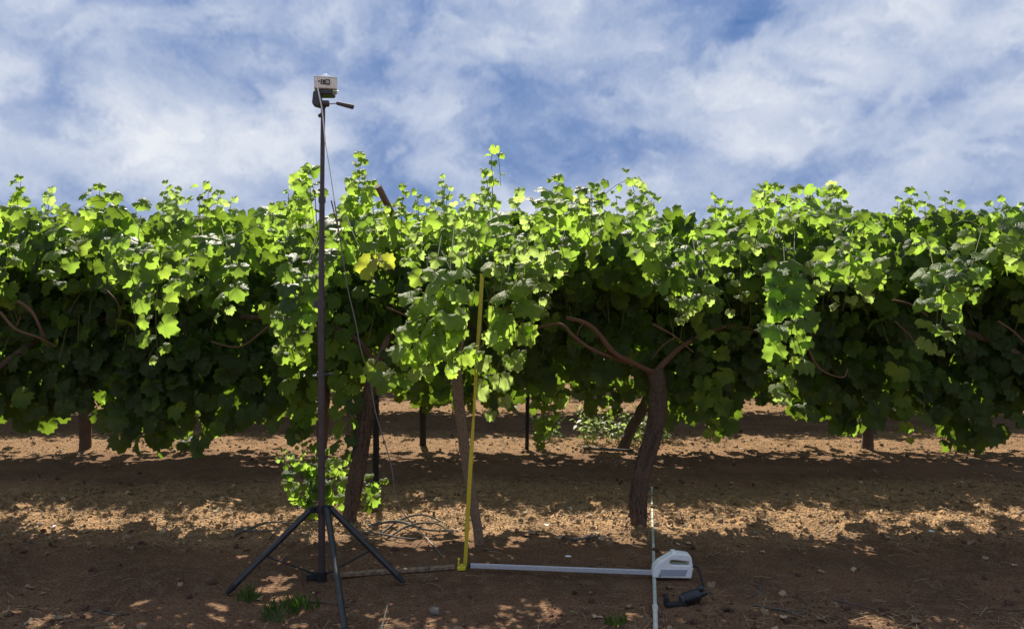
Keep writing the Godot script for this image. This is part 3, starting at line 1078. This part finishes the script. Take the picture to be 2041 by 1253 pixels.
# ---------------------------------------------------------------- posts
func make_posts() -> void:
	var foot := on_ground(956, 1084)
	var o := thing("vine_post", foot, "weathered brown wooden stake leaning left beside the yellow tape", "post")
	var tip := spot(906, 722, 4.86)
	build("stake", wood(moved([foot + Vector3(0, -0.1, 0), foot, foot.lerp(tip, 0.5) + Vector3(-0.012, 0, 0), tip], foot), 0.030, 0.034, 12, 0.3), M.post, o)
	for s in [[-7, 0.014], [12, 0.011]]:
		build("prong", wood(moved([tip + Vector3(0, -0.03, 0), spot(908 + s[0], 690, 4.86), spot(912 + s[0] * 1.4, 655, 4.9)], foot), s[1], s[1] * 0.7, 8, 0.3), M.post, o)
	var p := on_ground(1050, 898)
	var b := thing("iron_stake", p, "thin black stake standing in front of the second row", "stake")
	build("rod", wood([Vector3(0, -0.1, 0), Vector3(0.006, 0.4, 0), Vector3(0.016, 0.86, 0)], 0.021, 0.02, 8, 0.2), M.iron, b)
	build("bracket", wood([Vector3(-0.03, 0.8, 0), Vector3(0.06, 0.83, 0)], 0.008, 0.008, 6, 0.1), M.iron, b)
	p = on_ground(843, 888)
	b = thing("row_post", p, "stout grey wooden post of the second row, left of the leaning stake", "post")
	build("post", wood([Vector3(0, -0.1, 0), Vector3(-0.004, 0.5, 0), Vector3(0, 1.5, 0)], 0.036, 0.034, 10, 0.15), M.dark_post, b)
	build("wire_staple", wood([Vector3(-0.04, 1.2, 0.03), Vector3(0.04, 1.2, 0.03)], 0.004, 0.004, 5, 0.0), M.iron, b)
	p = on_ground(748, 968)
	b = thing("row_post", p, "slender dark stake standing behind the left trunk", "post")
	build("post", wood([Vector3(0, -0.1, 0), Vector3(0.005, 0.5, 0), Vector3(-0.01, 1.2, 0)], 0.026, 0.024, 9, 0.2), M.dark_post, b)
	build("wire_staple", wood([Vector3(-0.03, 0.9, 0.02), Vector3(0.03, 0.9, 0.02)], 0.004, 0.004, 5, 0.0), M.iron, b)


# ---------------------------------------------------------------- tripod
func make_tripod() -> void:
	var base := on_ground(641, 1156)
	var o := thing("tripod", base, "tall dark tripod with one long centre column, standing on the bare soil", "tripod")
	var d := -base.z
	var at := func(px: float, py: float, dd := 0.0) -> Vector3: return spot(px, py, d + dd) - base
	var s := Shape.new()
	s.rod(Vector3(0, 0.0, 0), at.call(640, 606), 0.0185, 18)
	build("lower_column", s, M.tube, o)
	s = Shape.new()
	s.rod(at.call(640, 606), at.call(641.5, 398), 0.0155, 16, 0.0145)
	build("middle_column", s, M.tube, o)
	s = Shape.new()
	s.rod(at.call(641.5, 398), at.call(643.5, 214), 0.0118, 16)
	build("upper_column", s, M.tube, o)
	for c in [[640, 606, 0.024, 0.05], [641.5, 398, 0.019, 0.036], [639, 746, 0.024, 0.03]]:
		s = Shape.new()
		var m: Vector3 = at.call(c[0], c[1])
		s.rod(m - Vector3(0, c[3] / 2, 0), m + Vector3(0, c[3] / 2, 0), c[2], 18)
		build("collar", s, M.head, o)
	s = Shape.new()
	var k: Vector3 = at.call(639, 746)
	s.rod(k + Vector3(0.02, 0, 0), k + Vector3(0.045, 0, 0), 0.006, 8)
	s.box(Transform3D(Basis.IDENTITY, k + Vector3(0.052, 0.003, 0)), Vector3(0.036, 0.012, 0.022), 0.003)
	build("clamp_knob", s, M.head, o)
	s = Shape.new()
	s.rod(k + Vector3(-0.02, -0.006, 0), k + Vector3(-0.042, -0.006, 0), 0.006, 8)
	build("clamp_bolt", s, M.metal, o)
	s = Shape.new()
	k = at.call(640, 606)
	s.box(Transform3D(Basis.IDENTITY, k + Vector3(-0.028, 0, 0.004)), Vector3(0.022, 0.042, 0.02), 0.004)
	build("clamp_lever", s, M.head, o)
	s = Shape.new()
	var hub: Vector3 = at.call(640, 1014)
	s.rod(hub - Vector3(0, 0.022, 0), hub + Vector3(0, 0.02, 0), 0.028, 20)
	build("hub", s, M.leg, o)
	for g in [[618, 1016, 0.0, on_ground(450, 1188)], [658, 1012, 0.0, on_ground(806, 1166)], [652, 1018, -0.05, on_ground(690, 1277)]]:
		var from: Vector3 = at.call(g[0], g[1], g[2])
		var to: Vector3 = g[3] - base + Vector3(0, 0.012, 0)
		var t := (to - from).normalized()
		s = Shape.new()
		s.rod(from, to - t * 0.05, 0.0165, 16, 0.0155)
		var leg := build("leg", s, M.leg, o)
		s = Shape.new()
		s.rod(to - t * 0.055, to, 0.0185, 14, 0.011)
		build("rubber_foot", s, M.rubber, leg)
		s = Shape.new()
		s.box(Transform3D(Basis.looking_at(Vector3(t.x, 0, t.z).normalized()), hub.lerp(from, 0.7)), Vector3(0.022, 0.034, 0.05), 0.004)
		build("lug", s, M.leg, o)
		if g[2] == 0.0:
			s = Shape.new()
			s.rod(Vector3(0.016 * signf(t.x), 0.03, 0), from.lerp(to, 0.56), 0.0055, 8)
			build("strut", s, M.leg, o)
	s = Shape.new()
	s.rod(Vector3(0, -0.005, 0), Vector3(0, 0.05, 0), 0.026, 16)
	s.box(Transform3D(Basis.IDENTITY, Vector3(-0.05, 0.022, 0.0)), Vector3(0.06, 0.03, 0.024), 0.004)
	build("foot_sleeve", s, M.leg, o)
	# the pan and tilt head
	s = Shape.new()
	s.rod(at.call(643.5, 216), at.call(643.5, 209), 0.0145, 14, 0.021)
	build("head_socket", s, M.head, o)
	s = Shape.new()
	s.rod(at.call(638, 206, -0.01), at.call(655.5, 206.5, -0.01), 0.017, 18)
	build("tilt_joint", s, M.head, o)
	s = Shape.new()
	var x: Vector3 = at.call(632, 198)
	s.plate(PackedVector2Array([Vector2(-0.024, -0.022), Vector2(-0.016, -0.036), Vector2(0.016, -0.045), Vector2(0.024, -0.03), Vector2(0.022, 0.034), Vector2(0.008, 0.046), Vector2(-0.018, 0.037)]), PackedVector2Array(), Transform3D(Basis.IDENTITY, x), 0.045, 0.006)
	build("side_bracket", s, M.head, o)
	s = Shape.new()
	s.box(Transform3D(Basis.IDENTITY, at.call(648, 187, 0.03)), Vector3(0.092, 0.026, 0.085), 0.008)
	build("camera_plate", s, M.head, o)
	s = Shape.new()
	s.rod(at.call(664, 181, -0.01), at.call(674, 182.5, -0.01), 0.005, 8, 0.0035)
	build("plate_lever", s, M.metal, o)
	s = Shape.new()
	s.rod(at.call(655, 207, -0.015), at.call(673, 206, -0.04), 0.0035, 8)
	build("pan_arm", s, M.metal, o)
	s = Shape.new()
	s.rod(at.call(671.5, 205.5, -0.04), at.call(703, 213, -0.08), 0.0095, 14, 0.0125)
	build("pan_grip", s, M.grip, o)
	s = Shape.new()
	s.rod(at.call(641, 229, -0.01), at.call(634, 231, -0.01), 0.012, 12, 0.009)
	build("pan_lock", s, M.head, o)


# ---------------------------------------------------------------- sensor on the tripod, and its cord
func make_sensor() -> void:
	var d := 4.225
	var base := spot(644, 176.5, d)
	var o := thing("sunshine_sensor", base, "small cream sensor box with a clear dome on top of the tripod", "sensor")
	var turn := Basis(Vector3.UP, 0.2)
	var s := Shape.new()
	s.box(Transform3D(turn, Vector3(0, 0.030, -0.055)), Vector3(0.118, 0.058, 0.118), 0.004)
	build("case", s, M.case, o)
	s = Shape.new()
	s.box(Transform3D(turn, Vector3(0, 0.0615, -0.055)), Vector3(0.12, 0.006, 0.12), 0.002)
	build("lid", s, M.white, o)
	s = Shape.new()
	s.ball(Vector3(0, 0.064, -0.055), Vector3(0.034, 0.030, 0.034), 22, 8, 0.0, PI / 2)
	var dome := build("dome", s, M.glass, o)
	s = Shape.new()
	for q in [[-0.003, 0.072, 0.0, 0.006], [0.032, 0.068, -0.02, 0.003], [-0.012, 0.066, -0.03, 0.004]]:
		s.ball(Vector3(q[0], q[1], -0.05 + q[2]), Vector3(q[3] * 1.5, q[3], q[3]), 8, 6)
	build("shade_pattern", s, M.rubber, dome)
	for k in [[-0.0015, -1], [0.0245, 1]]:
		s = Shape.new()
		s.box(Transform3D(turn, Vector3(k[0], 0.0335, 0.0052 + 0.06 * (k[0]))), Vector3(0.0235, 0.027, 0.002), 0.0005)
		var plate := build("label_plate", s, M.label, o)
		if k[1] < 0:
			var text := TextMesh.new()
			var font := SystemFont.new()
			font.font_names = PackedStringArray(["Droid Sans"])
			text.font = font
			text.text = "L"
			text.font_size = 32
			text.pixel_size = 0.0007
			text.depth = 0.001
			var letter := build("letter", text, M.case, plate)
			letter.transform = Transform3D(turn, Vector3(k[0], 0.0335, 0.0068))
		else:
			var ring := TorusMesh.new()
			ring.inner_radius = 0.0048
			ring.outer_radius = 0.0078
			ring.rings = 20
			ring.ring_segments = 8
			var r := build("ring_mark", ring, M.case, plate)
			r.transform = Transform3D(turn * Basis(Vector3.RIGHT, PI / 2) * Basis.from_scale(Vector3(1, 0.15, 1)), Vector3(k[0], 0.0335, 0.0080))
			s = Shape.new()
			s.ball(Vector3(k[0], 0.0335, 0.0078), Vector3(0.0022, 0.0022, 0.0006), 8, 6)
			build("dot_mark", s, M.case, plate)
	s = Shape.new()
	s.rod(Vector3(-0.0345, 0.043, 0.0), Vector3(-0.0345, 0.043, 0.017), 0.0092, 12)
	build("cable_plug", s, M.white, o)
	s = Shape.new()
	s.rod(Vector3(-0.022, 0.036, 0.0), Vector3(-0.022, 0.036, 0.010), 0.006, 10)
	build("spare_socket", s, M.rubber, o)
	# the cord hangs from the sensor through the vine to the ground
	var start := spot(631, 160, 4.205)
	var pts := [start, spot(633, 175, 4.19), spot(637, 195, 4.185), spot(641, 215, 4.19), spot(645, 250, 4.20), spot(648, 285, 4.20)]
	var c := thing("sensor_cord", start, "thin cord hanging from the sensor box down past the leaves to the soil", "cord")
	s = Shape.new()
	var line := stretch(moved(pts, start), 0.02)
	s.tube(line, [0.0036], 7)
	build("upper_cord", s, M.pale_cord, c)
	s = Shape.new()
	s.tube(stretch(moved(px_path([[648, 285, 4.2], [655, 325, 4.25], [661, 365, 4.32], [666, 400, 4.42]]), start), 0.03), [0.0022], 6)
	build("middle_cord", s, M.pale_cord, c)
	s = Shape.new()
	var low := px_path([[666, 400, 4.42], [678, 480, 4.5], [692, 570, 4.54], [708, 640, 4.56], [720, 700, 4.58], [737, 755, 4.6], [748, 820, 4.6], [766, 880, 4.62], [780, 930, 4.64], [788, 985, 4.66], [800, 1018, 4.68]])
	low.append(on_ground(838, 1075) + Vector3(0, 0.05, 0))
	low.append(on_ground(858, 1085) + Vector3(0, 0.01, 0))
	low.append(on_ground(882, 1112) + Vector3(0, 0.004, 0))
	s.tube(stretch(moved(low, start), 0.04), [0.0033], 7)
	build("lower_cord", s, M.cord, c)


# ---------------------------------------------------------------- probe
func make_probe() -> void:
	var d := 4.20
	var k := d / FOC
	var base := Vector3((1343 - 1020.5) * k, 0.0, -d)
	var o := thing("canopy_probe", base, "long grey probe bar with a pale blue-white handle lying on the soil", "probe")
	var outline := PackedVector2Array()
	for p in [[1302, 1151.5], [1301.5, 1146], [1303.5, 1135.5], [1307, 1129], [1313, 1121], [1327, 1112.5], [1340, 1105], [1346, 1103.2], [1360, 1104], [1373, 1106], [1377, 1108.5], [1379.5, 1114], [1381.5, 1134], [1380, 1146], [1378.6, 1153]]:
		outline.append(Vector2((p[0] - 1343) * k, EYE - (p[1] - 626.5) * k))
	var hole := PackedVector2Array()
	for p in [[1339, 1116], [1336, 1118], [1334.6, 1121], [1335.6, 1124], [1338.5, 1126], [1354, 1126.6], [1374, 1126.8], [1373.6, 1119], [1355, 1117.2]]:
		hole.append(Vector2((p[0] - 1343) * k, EYE - (p[1] - 626.5) * k))
	var s := Shape.new()
	s.plate(outline, hole, Transform3D(Basis.IDENTITY, Vector3(0, 0, -0.034)), 0.068, 0.0045)
	var body := build("handle_body", s, M.handle, o)
	s = Shape.new()
	var window := PackedVector2Array()
	for p in [[1312.5, 1147.5], [1318, 1134.5], [1371, 1135], [1366, 1147.5]]:
		window.append(Vector2((p[0] - 1343) * k, EYE - (p[1] - 626.5) * k))
	s.plate(window, PackedVector2Array(), Transform3D(Basis.IDENTITY, Vector3(0, 0, 0.0015)), 0.004, 0.001)
	var panel := build("side_panel", s, M.screen, body)
	s = Shape.new()
	s.plate(PackedVector2Array([Vector2(-0.079, 0.031), Vector2(-0.073, 0.0375), Vector2(-0.066, 0.033), Vector2(-0.066, 0.031)]), PackedVector2Array(), Transform3D(Basis.IDENTITY, Vector3(0, 0, 0.0042)), 0.0015, 0.0003)
	build("small_emblem", s, M.label, panel)
	s = Shape.new()
	s.box(Transform3D(Basis.IDENTITY, Vector3((1345.5 - 1343) * k, EYE - (1103.4 - 626.5) * k, -0.045)), Vector3(0.024, 0.010, 0.05), 0.003)
	build("top_button", s, M.white, body)
	for y in [1130.5, 1137.5]:
		s = Shape.new()
		var p := Vector3((1381 - 1343) * k, EYE - (y - 626.5) * k, -0.03)
		s.rod(p, p + Vector3(0.010, 0, 0), 0.006, 12)
		build("socket", s, M.handle, body)
	# the bar
	s = Shape.new()
	var a := Vector3((1308 - 1020.5) / FOC * 4.245, EYE - (1141 - 626.5) / FOC * 4.245, -4.245) - base
	var b := spot(937, 1127, 4.335) - base
	var along := (a - b).normalized()
	var side := along.cross(Vector3.UP).normalized()
	s.box(Transform3D(Basis(along, side.cross(along) * 1.0, side), (a + b) / 2), Vector3(a.distance_to(b), 0.026, 0.014), 0.003)
	build("probe_bar", s, M.bar, o)
	s = Shape.new()
	s.box(Transform3D(Basis(along, side.cross(along), side), b - along * 0.004), Vector3(0.012, 0.029, 0.017), 0.002)
	build("end_cap", s, M.rubber, o)
	# the cable at the back of the handle and its coupling
	s = Shape.new()
	var from := Vector3((1382 - 1343) * k, EYE - (1132 - 626.5) * k, -0.03)
	s.tube(stretch([from, from + Vector3(0.016, 0.004, 0.01), from + Vector3(0.031, -0.012, 0.03), from + Vector3(0.033, -0.06, 0.10), from + Vector3(0.029, -0.088, 0.16)], 0.012), [0.0062], 9)
	build("cable", s, M.rubber, o)
	# a black clamp head lies below
	var foot := on_ground(1372, 1206)
	var c := thing("clamp_head", foot, "black clamp with a round knob lying below the probe handle", "clamp")
	s = Shape.new()
	s.rod(Vector3(-0.028, 0.032, 0.01), Vector3(0.055, 0.046, -0.02), 0.028, 18, 0.03)
	for i in 5:
		var t := i / 4.0
		s.rod(Vector3(-0.02, 0.032, 0.008).lerp(Vector3(0.03, 0.042, -0.012), t), Vector3(-0.014, 0.033, 0.006).lerp(Vector3(0.036, 0.043, -0.014), t), 0.031, 18)
	build("barrel", s, M.leg, c)
	s = Shape.new()
	s.ball(Vector3(0.064, 0.075, -0.02), Vector3(0.018, 0.016, 0.018))
	build("ball_knob", s, M.leg, c)
	s = Shape.new()
	s.rod(Vector3(0.06, 0.046, -0.02), Vector3(0.096, 0.052, -0.03), 0.017, 14, 0.013)
	build("screw_cap", s, M.leg, c)
	s = Shape.new()
	s.rod(Vector3(-0.04, 0.03, 0.014), Vector3(-0.028, 0.032, 0.01), 0.023, 16)
	build("end_ring", s, M.head, c)
	s = Shape.new()
	s.box(Transform3D(Basis(Vector3.UP, 0.15), Vector3(-0.06, 0.012, 0.02)), Vector3(0.11, 0.02, 0.03), 0.004)
	s.box(Transform3D(Basis(Vector3.UP, 0.15), Vector3(-0.108, 0.024, 0.012)), Vector3(0.022, 0.045, 0.03), 0.004)
	build("foot_bar", s, M.rubber, c)
	# pale pipe on the ground, passing under the probe
	var p0 := on_ground(1307.5, 1290)
	var line := []
	for q in [[1307.5, 1290], [1306, 1216], [1303.5, 1130], [1301.5, 1060], [1299, 976]]:
		var g := on_ground(q[0], q[1])
		g.y = 0.013
		line.append(g)
	var pipe := thing("ground_pipe", p0, "thin pale jointed pipe lying on the soil, running under the probe handle", "pipe")
	for i in 4:
		s = Shape.new()
		var r0 := [0.0118, 0.0098, 0.0092, 0.0085][i] as float
		s.rod(line[i] - p0, line[i + 1] - p0, r0, 12, r0 * 0.93)
		build("section", s, M.pipe_white if i == 0 else M.pipe, pipe)
		s = Shape.new()
		var t: Vector3 = (line[i + 1] - line[i]).normalized()
		s.rod(line[i + 1] - p0 - t * 0.025, line[i + 1] - p0 + t * 0.02, r0 * 1.2, 12)
		build("coupling", s, M.pipe_white, pipe)


# ---------------------------------------------------------------- yellow tape
func make_tape() -> void:
	var base := on_ground(919, 1139)
	var o := thing("measuring_tape", base, "yellow measuring tape standing upright from its yellow clip into the leaves", "tape")
	var pts := moved(px_path([[961, 545, 4.62], [957, 620, 4.58], [952, 700, 4.54], [947, 780, 4.51], [942, 860, 4.48], [937, 940, 4.46], [932, 1030, 4.45], [929, 1090, 4.44], [926.5, 1128, 4.43]]), base)
	var s := Shape.new()
	var line := stretch(pts, 0.03)
	var keys := [0.15, 0.25, 0.1, 0.75, 1.1, 0.35, 0.15, 0.45, 0.5]
	var twist := []
	for i in line.size():
		var t := float(i) / (line.size() - 1) * (keys.size() - 1)
		var k := mini(int(t), keys.size() - 2)
		twist.append(lerpf(keys[k], keys[k + 1], t - k))
	s.tube(line, [0.0118], 10, true, 0.07, twist)
	build("blade", s, M.tape, o)
	s = Shape.new()
	s.box(Transform3D(Basis.IDENTITY, Vector3(0.002, 0.016, -0.005)), Vector3(0.046, 0.026, 0.03), 0.006)
	build("clip", s, M.yellow, o)
	s = Shape.new()
	s.rod(Vector3(-0.014, 0.02, 0), Vector3(-0.013, 0.062, 0), 0.0045, 10)
	s.ball(Vector3(-0.013, 0.066, 0), Vector3.ONE * 0.0072, 12, 8)
	build("peg", s, M.yellow, o)
	s = Shape.new()
	s.ball(Vector3(0.004, 0.034, 0.004), Vector3.ONE * 0.0085, 12, 8)
	build("rivet", s, M.yellow, o)


# ---------------------------------------------------------------- small things on the soil
func twig(path: Array, r: float, label: String) -> void:
	var pts := []
	for p in path:
		pts.append(on_ground(p[0], p[1]) + Vector3(0, r * 0.7 + (p[2] if p.size() > 2 else 0.0), 0))
	var o := build("dry_twig", wood(moved(pts, pts[0]), r, r * 0.5, 7, 0.5, 0.03), M.twig)
	o.position = pts[0]
	tag(o, label, "twig", "dry prunings on the soil")

func weed(px: float, py: float, wide: float, tall: float, count: int, label: String, pale := false, blade := false) -> void:
	var at := on_ground(px, py)
	var o := thing("weed", at, label, "weed", "weeds on the vineyard floor")
	var s := Shape.new()
	var stems := Shape.new()
	for k in count:
		var root := Vector3(rng.randf_range(-0.5, 0.5) * wide, 0, rng.randf_range(-0.3, 0.3) * wide)
		root.y = ground_height(root.x + at.x, root.z + at.z) - at.y
		var lean := Vector3(rng.randf_range(-0.5, 0.5), 1.0, rng.randf_range(-0.4, 0.4)) * tall * rng.randf_range(0.45, 1.0)
		var line := [root, root + lean * 0.5, root + lean * Vector3(1.3, 1, 1.3)]
		if blade:
			s.tube(stretch(line, tall * 0.2), [0.0035, 0.003, 0.0025, 0.0015, 0.0008], 4, false, 0.3)
			continue
		stems.tube(stretch(line, tall * 0.2), [0.003], 4, false)
		for n in 7:
			var p: Vector3 = root + lean * (0.25 + 0.75 * n / 6.0) * Vector3(1.15, 1, 1.15)
			var t := leaf_at(p, Vector3.UP + any(0.8), any(1.0) + Vector3.DOWN * 0.2, tall * rng.randf_range(0.10, 0.2))
			var a := s.v.size()
			for q in [Vector3(0, 0, 0), Vector3(-0.28, 0.45, 0.06), Vector3(0.28, 0.45, 0.06), Vector3(0, 1.1, -0.1)]:
				s.put(t * q, t.basis.z.normalized())
			s.tri(a, a + 1, a + 2)
			s.tri(a + 1, a + 3, a + 2)
	build("leaves", s, M.pale_weed if pale else M.weed, o).set_meta("kind", "stuff")
	if stems.v.size():
		build("stems", stems, M.weed, o).set_meta("kind", "stuff")

func stone(px: float, py: float, size: Vector3, label: String, white := false) -> void:
	var at := on_ground(px, py)
	var s := Shape.new()
	s.ball(Vector3.ZERO, size, 10, 7)
	for i in s.v.size():
		s.v[i] *= 1.0 + 0.5 * rough_noise.get_noise_3dv(s.v[i] * 9.0 + Vector3(px, py, 0))
	var o := build("stone", s, M.white if white else M.stone)
	o.position = at + Vector3(0, size.y * 0.5, 0)
	o.rotation.y = px
	tag(o, label, "stone", "stones on the soil")

func make_small_things() -> void:
	# a brown lath from the tripod's foot to the tape
	var a := on_ground(664, 1152)
	var b := on_ground(906, 1136)
	a.y = 0.016
	b.y = 0.018
	var o := thing("wooden_lath", a, "flat brown wooden lath lying between the tripod foot and the yellow tape", "lath")
	var along := (b - a).normalized()
	var side := along.cross(Vector3.UP).normalized()
	var s := Shape.new()
	s.box(Transform3D(Basis(along, side.cross(along), side), (b - a) * 0.5), Vector3(a.distance_to(b), 0.02, 0.034), 0.003)
	build("board", s, M.lath, o)
	s = Shape.new()
	s.box(Transform3D(Basis(along, side.cross(along), side), (b - a) * 0.78), Vector3(0.012, 0.023, 0.037), 0.001)
	build("cord_binding", s, M.twig, o)
	twig([[735, 1050], [790, 1052, 0.03], [850, 1064, 0.02], [905, 1060]], 0.011, "long grey twig right of the left trunk foot")
	twig([[760, 1064], [800, 1046, 0.04], [845, 1040, 0.05], [890, 1044]], 0.009, "arched grey twig behind the long twig by the left trunk")
	twig([[700, 1062], [745, 1068, 0.02], [800, 1080, 0.02], [830, 1076]], 0.008, "thin grey twig lying between the right tripod leg and the trunk")
	twig([[770, 1076], [815, 1060, 0.03], [870, 1052, 0.03], [910, 1070]], 0.008, "crooked twig lying nearest the leaning stake's foot")
	twig([[455, 1072], [500, 1062, 0.02], [540, 1050, 0.02], [590, 1044]], 0.010, "grey twig left of the tripod's left leg")
	twig([[470, 1060], [510, 1070, 0.02], [560, 1062, 0.02]], 0.008, "short grey twig beside another left of the tripod")
	twig([[1115, 1074], [1150, 1082, 0.01], [1180, 1078, 0.02], [1205, 1070]], 0.010, "dark curved twig lying between the stake and the right trunk")
	twig([[1165, 894], [1210, 902, 0.01], [1262, 900]], 0.022, "fallen dark branch lying at the leaning second row trunk")
	twig([[1495, 1165], [1512, 1170], [1517, 1178], [1486, 1196]], 0.004, "bent black twig right of the clamp")
	twig([[1500, 1207], [1560, 1218, 0.005], [1600, 1226], [1612, 1212, 0.01], [1595, 1195, 0.01]], 0.005, "hooked black twig near the lower right edge")
	twig([[1660, 1200], [1710, 1208], [1745, 1216]], 0.004, "straight thin black twig at lower right")
	twig([[188, 1216], [236, 1230], [255, 1222]], 0.004, "thin black twig at lower left")
	twig([[615, 1197], [660, 1201, 0.01], [705, 1200]], 0.005, "pale straight twig crossing the front tripod leg")
	twig([[760, 1252], [770, 1228, 0.03], [775, 1210, 0.05]], 0.004, "pale upright stem at the bottom edge right of the front tripod leg")
	stone(866, 1223, Vector3(0.030, 0.022, 0.022), "pale brown stone near the bottom edge, right of the tripod")
	stone(892, 1220, Vector3(0.014, 0.006, 0.008), "small flat pale stone beside the pale brown stone")
	stone(1134, 1110, Vector3(0.020, 0.005, 0.009), "flat white stone chip behind the middle of the probe bar", true)
	stone(955, 1085, Vector3(0.005, 0.006, 0.005), "tiny white pebble at the foot of the leaning stake", true)
	stone(505, 1063, Vector3(0.012, 0.006, 0.008), "white pebble left of the tripod beside the grey twigs", true)
	stone(1089, 1044, Vector3(0.030, 0.006, 0.014), "flat bluish white chip at the shadow edge between the trunks", true)
	stone(1856, 1062, Vector3(0.026, 0.006, 0.014), "flat white chip at the shadow edge at right", true)
	stone(1974, 1060, Vector3(0.024, 0.006, 0.013), "flat white chip at the shadow edge at far right", true)
	stone(105, 1053, Vector3(0.022, 0.005, 0.012), "flat white chip at the shadow edge at far left", true)
	stone(1506, 1064, Vector3(0.016, 0.010, 0.012), "round grey stone at the shadow edge right of the right trunk")
	weed(495, 1195, 0.10, 0.10, 26, "small tuft of green grass at the left tripod foot", false, true)
	weed(560, 1222, 0.16, 0.10, 34, "low green grass patch left of the front tripod leg", false, true)
	weed(600, 1208, 0.18, 0.08, 40, "green grass patch right beside the front tripod leg", false, true)
	weed(545, 1236, 0.10, 0.07, 24, "pale green grass tuft at the bottom edge", true, true)
	weed(1225, 1252, 0.12, 0.06, 26, "green grass tuft at the bottom edge left of the pipe", false, true)
	weed(1215, 882, 0.62, 0.42, 34, "leafy pale weed clump left of the leaning second row trunk", true)
	weed(1300, 880, 0.30, 0.40, 16, "leafy pale weed right of the leaning second row trunk", true)
	weed(322, 868, 0.30, 0.45, 20, "leafy weed lit by the sun under the left vines", true)
	weed(462, 860, 0.35, 0.36, 18, "leafy weed left of the tripod under the vines", true)
	weed(1095, 878, 0.30, 0.30, 14, "young yellow-green weed right of the black stake", false)


# ---------------------------------------------------------------- straw, clods and dead leaves
func make_litter() -> void:
	var straw := Shape.new()
	straw.tube([Vector3(-0.5, 0, 0), Vector3(0, 0.06, 0.02), Vector3(0.5, 0, 0.05)], [0.02], 3, false)
	var lump := Shape.new()
	lump.ball(Vector3.ZERO, Vector3(1, 0.8, 1), 7, 5)
	for i in lump.v.size():
		lump.v[i] *= 1.0 + 0.7 * fine_noise.get_noise_3dv(lump.v[i] * 0.12)
	var heaps := {"straw": [[], []], "clod": [[], []], "leaf": [[], []]}
	var tries := 0
	while tries < 150000:
		tries += 1
		var d := 3.2 * pow(4.2, rng.randf())
		var x := rng.randf_range(-0.68, 0.68) * d + rng.randf_range(-0.3, 0.3)
		var l := litter(x, -d)
		var kind := rng.randf()
		var clump := 0.5 + patch_noise.get_noise_2d(x * 2.3, -d * 2.3 + 30.0)
		var p := Vector3(x, ground_height(x, -d), -d)
		if kind < 0.5:
			if rng.randf() > l * clump * 1.2 + 0.006:
				continue
			var long := rng.randf_range(0.03, 0.11)
			var b := Basis(Vector3.UP, rng.randf() * TAU) * Basis(Vector3.RIGHT, rng.randf_range(-0.4, 0.4)) * Basis(Vector3.BACK, rng.randf_range(-0.35, 0.35))
			heaps.straw[0].append(Transform3D(b * Basis.from_scale(Vector3(long, 0.07, 0.07)), p + Vector3(0, rng.randf_range(0.002, 0.012), 0)))
			var t := rng.randf()
			heaps.straw[1].append(Color(0.45, 0.32, 0.18).lerp(Color(0.2, 0.125, 0.07), t))
		elif kind < 0.88:
			if rng.randf() > l * 0.8 + 0.025:
				continue
			var r := rng.randf_range(0.002, 0.008) + pow(rng.randf(), 10) * 0.018
			heaps.clod[0].append(Transform3D(Basis.from_euler(any(3.0)) * Basis.from_scale(Vector3(r, r * rng.randf_range(0.6, 1), r)), p + Vector3(0, r * 0.3, 0)))
			var c := Color(0.50, 0.315, 0.17) if l > 0.4 else Color(0.20, 0.11, 0.067)
			heaps.clod[1].append(c * rng.randf_range(0.7, 1.15))
		else:
			if rng.randf() > l * 0.10 + 0.010:
				continue
			var q := rng.randf_range(0.012, 0.05)
			heaps.leaf[0].append(leaf_at(p + Vector3(0, 0.012, 0), Vector3.UP + any(0.5), any(1.0), q))
			heaps.leaf[1].append(Color(0.17, 0.10, 0.055).lerp(Color(0.40, 0.30, 0.19), pow(rng.randf(), 1.6)))
	tag(scatter("dry_straw", straw.done(), M.straw, heaps.straw[0], self, heaps.straw[1]), "dry straw strewn under the vine rows", "straw", "", "stuff")
	tag(scatter("earth_clods", lump.done(), M.clod, heaps.clod[0], self, heaps.clod[1]), "crumbled brown earth clods on the ground", "clods", "", "stuff")
	tag(scatter("dead_leaves", leaf_shape[4], M.dead_leaf, heaps.leaf[0], self, heaps.leaf[1]), "curled dry vine leaves on the ground", "dead leaves", "", "stuff")
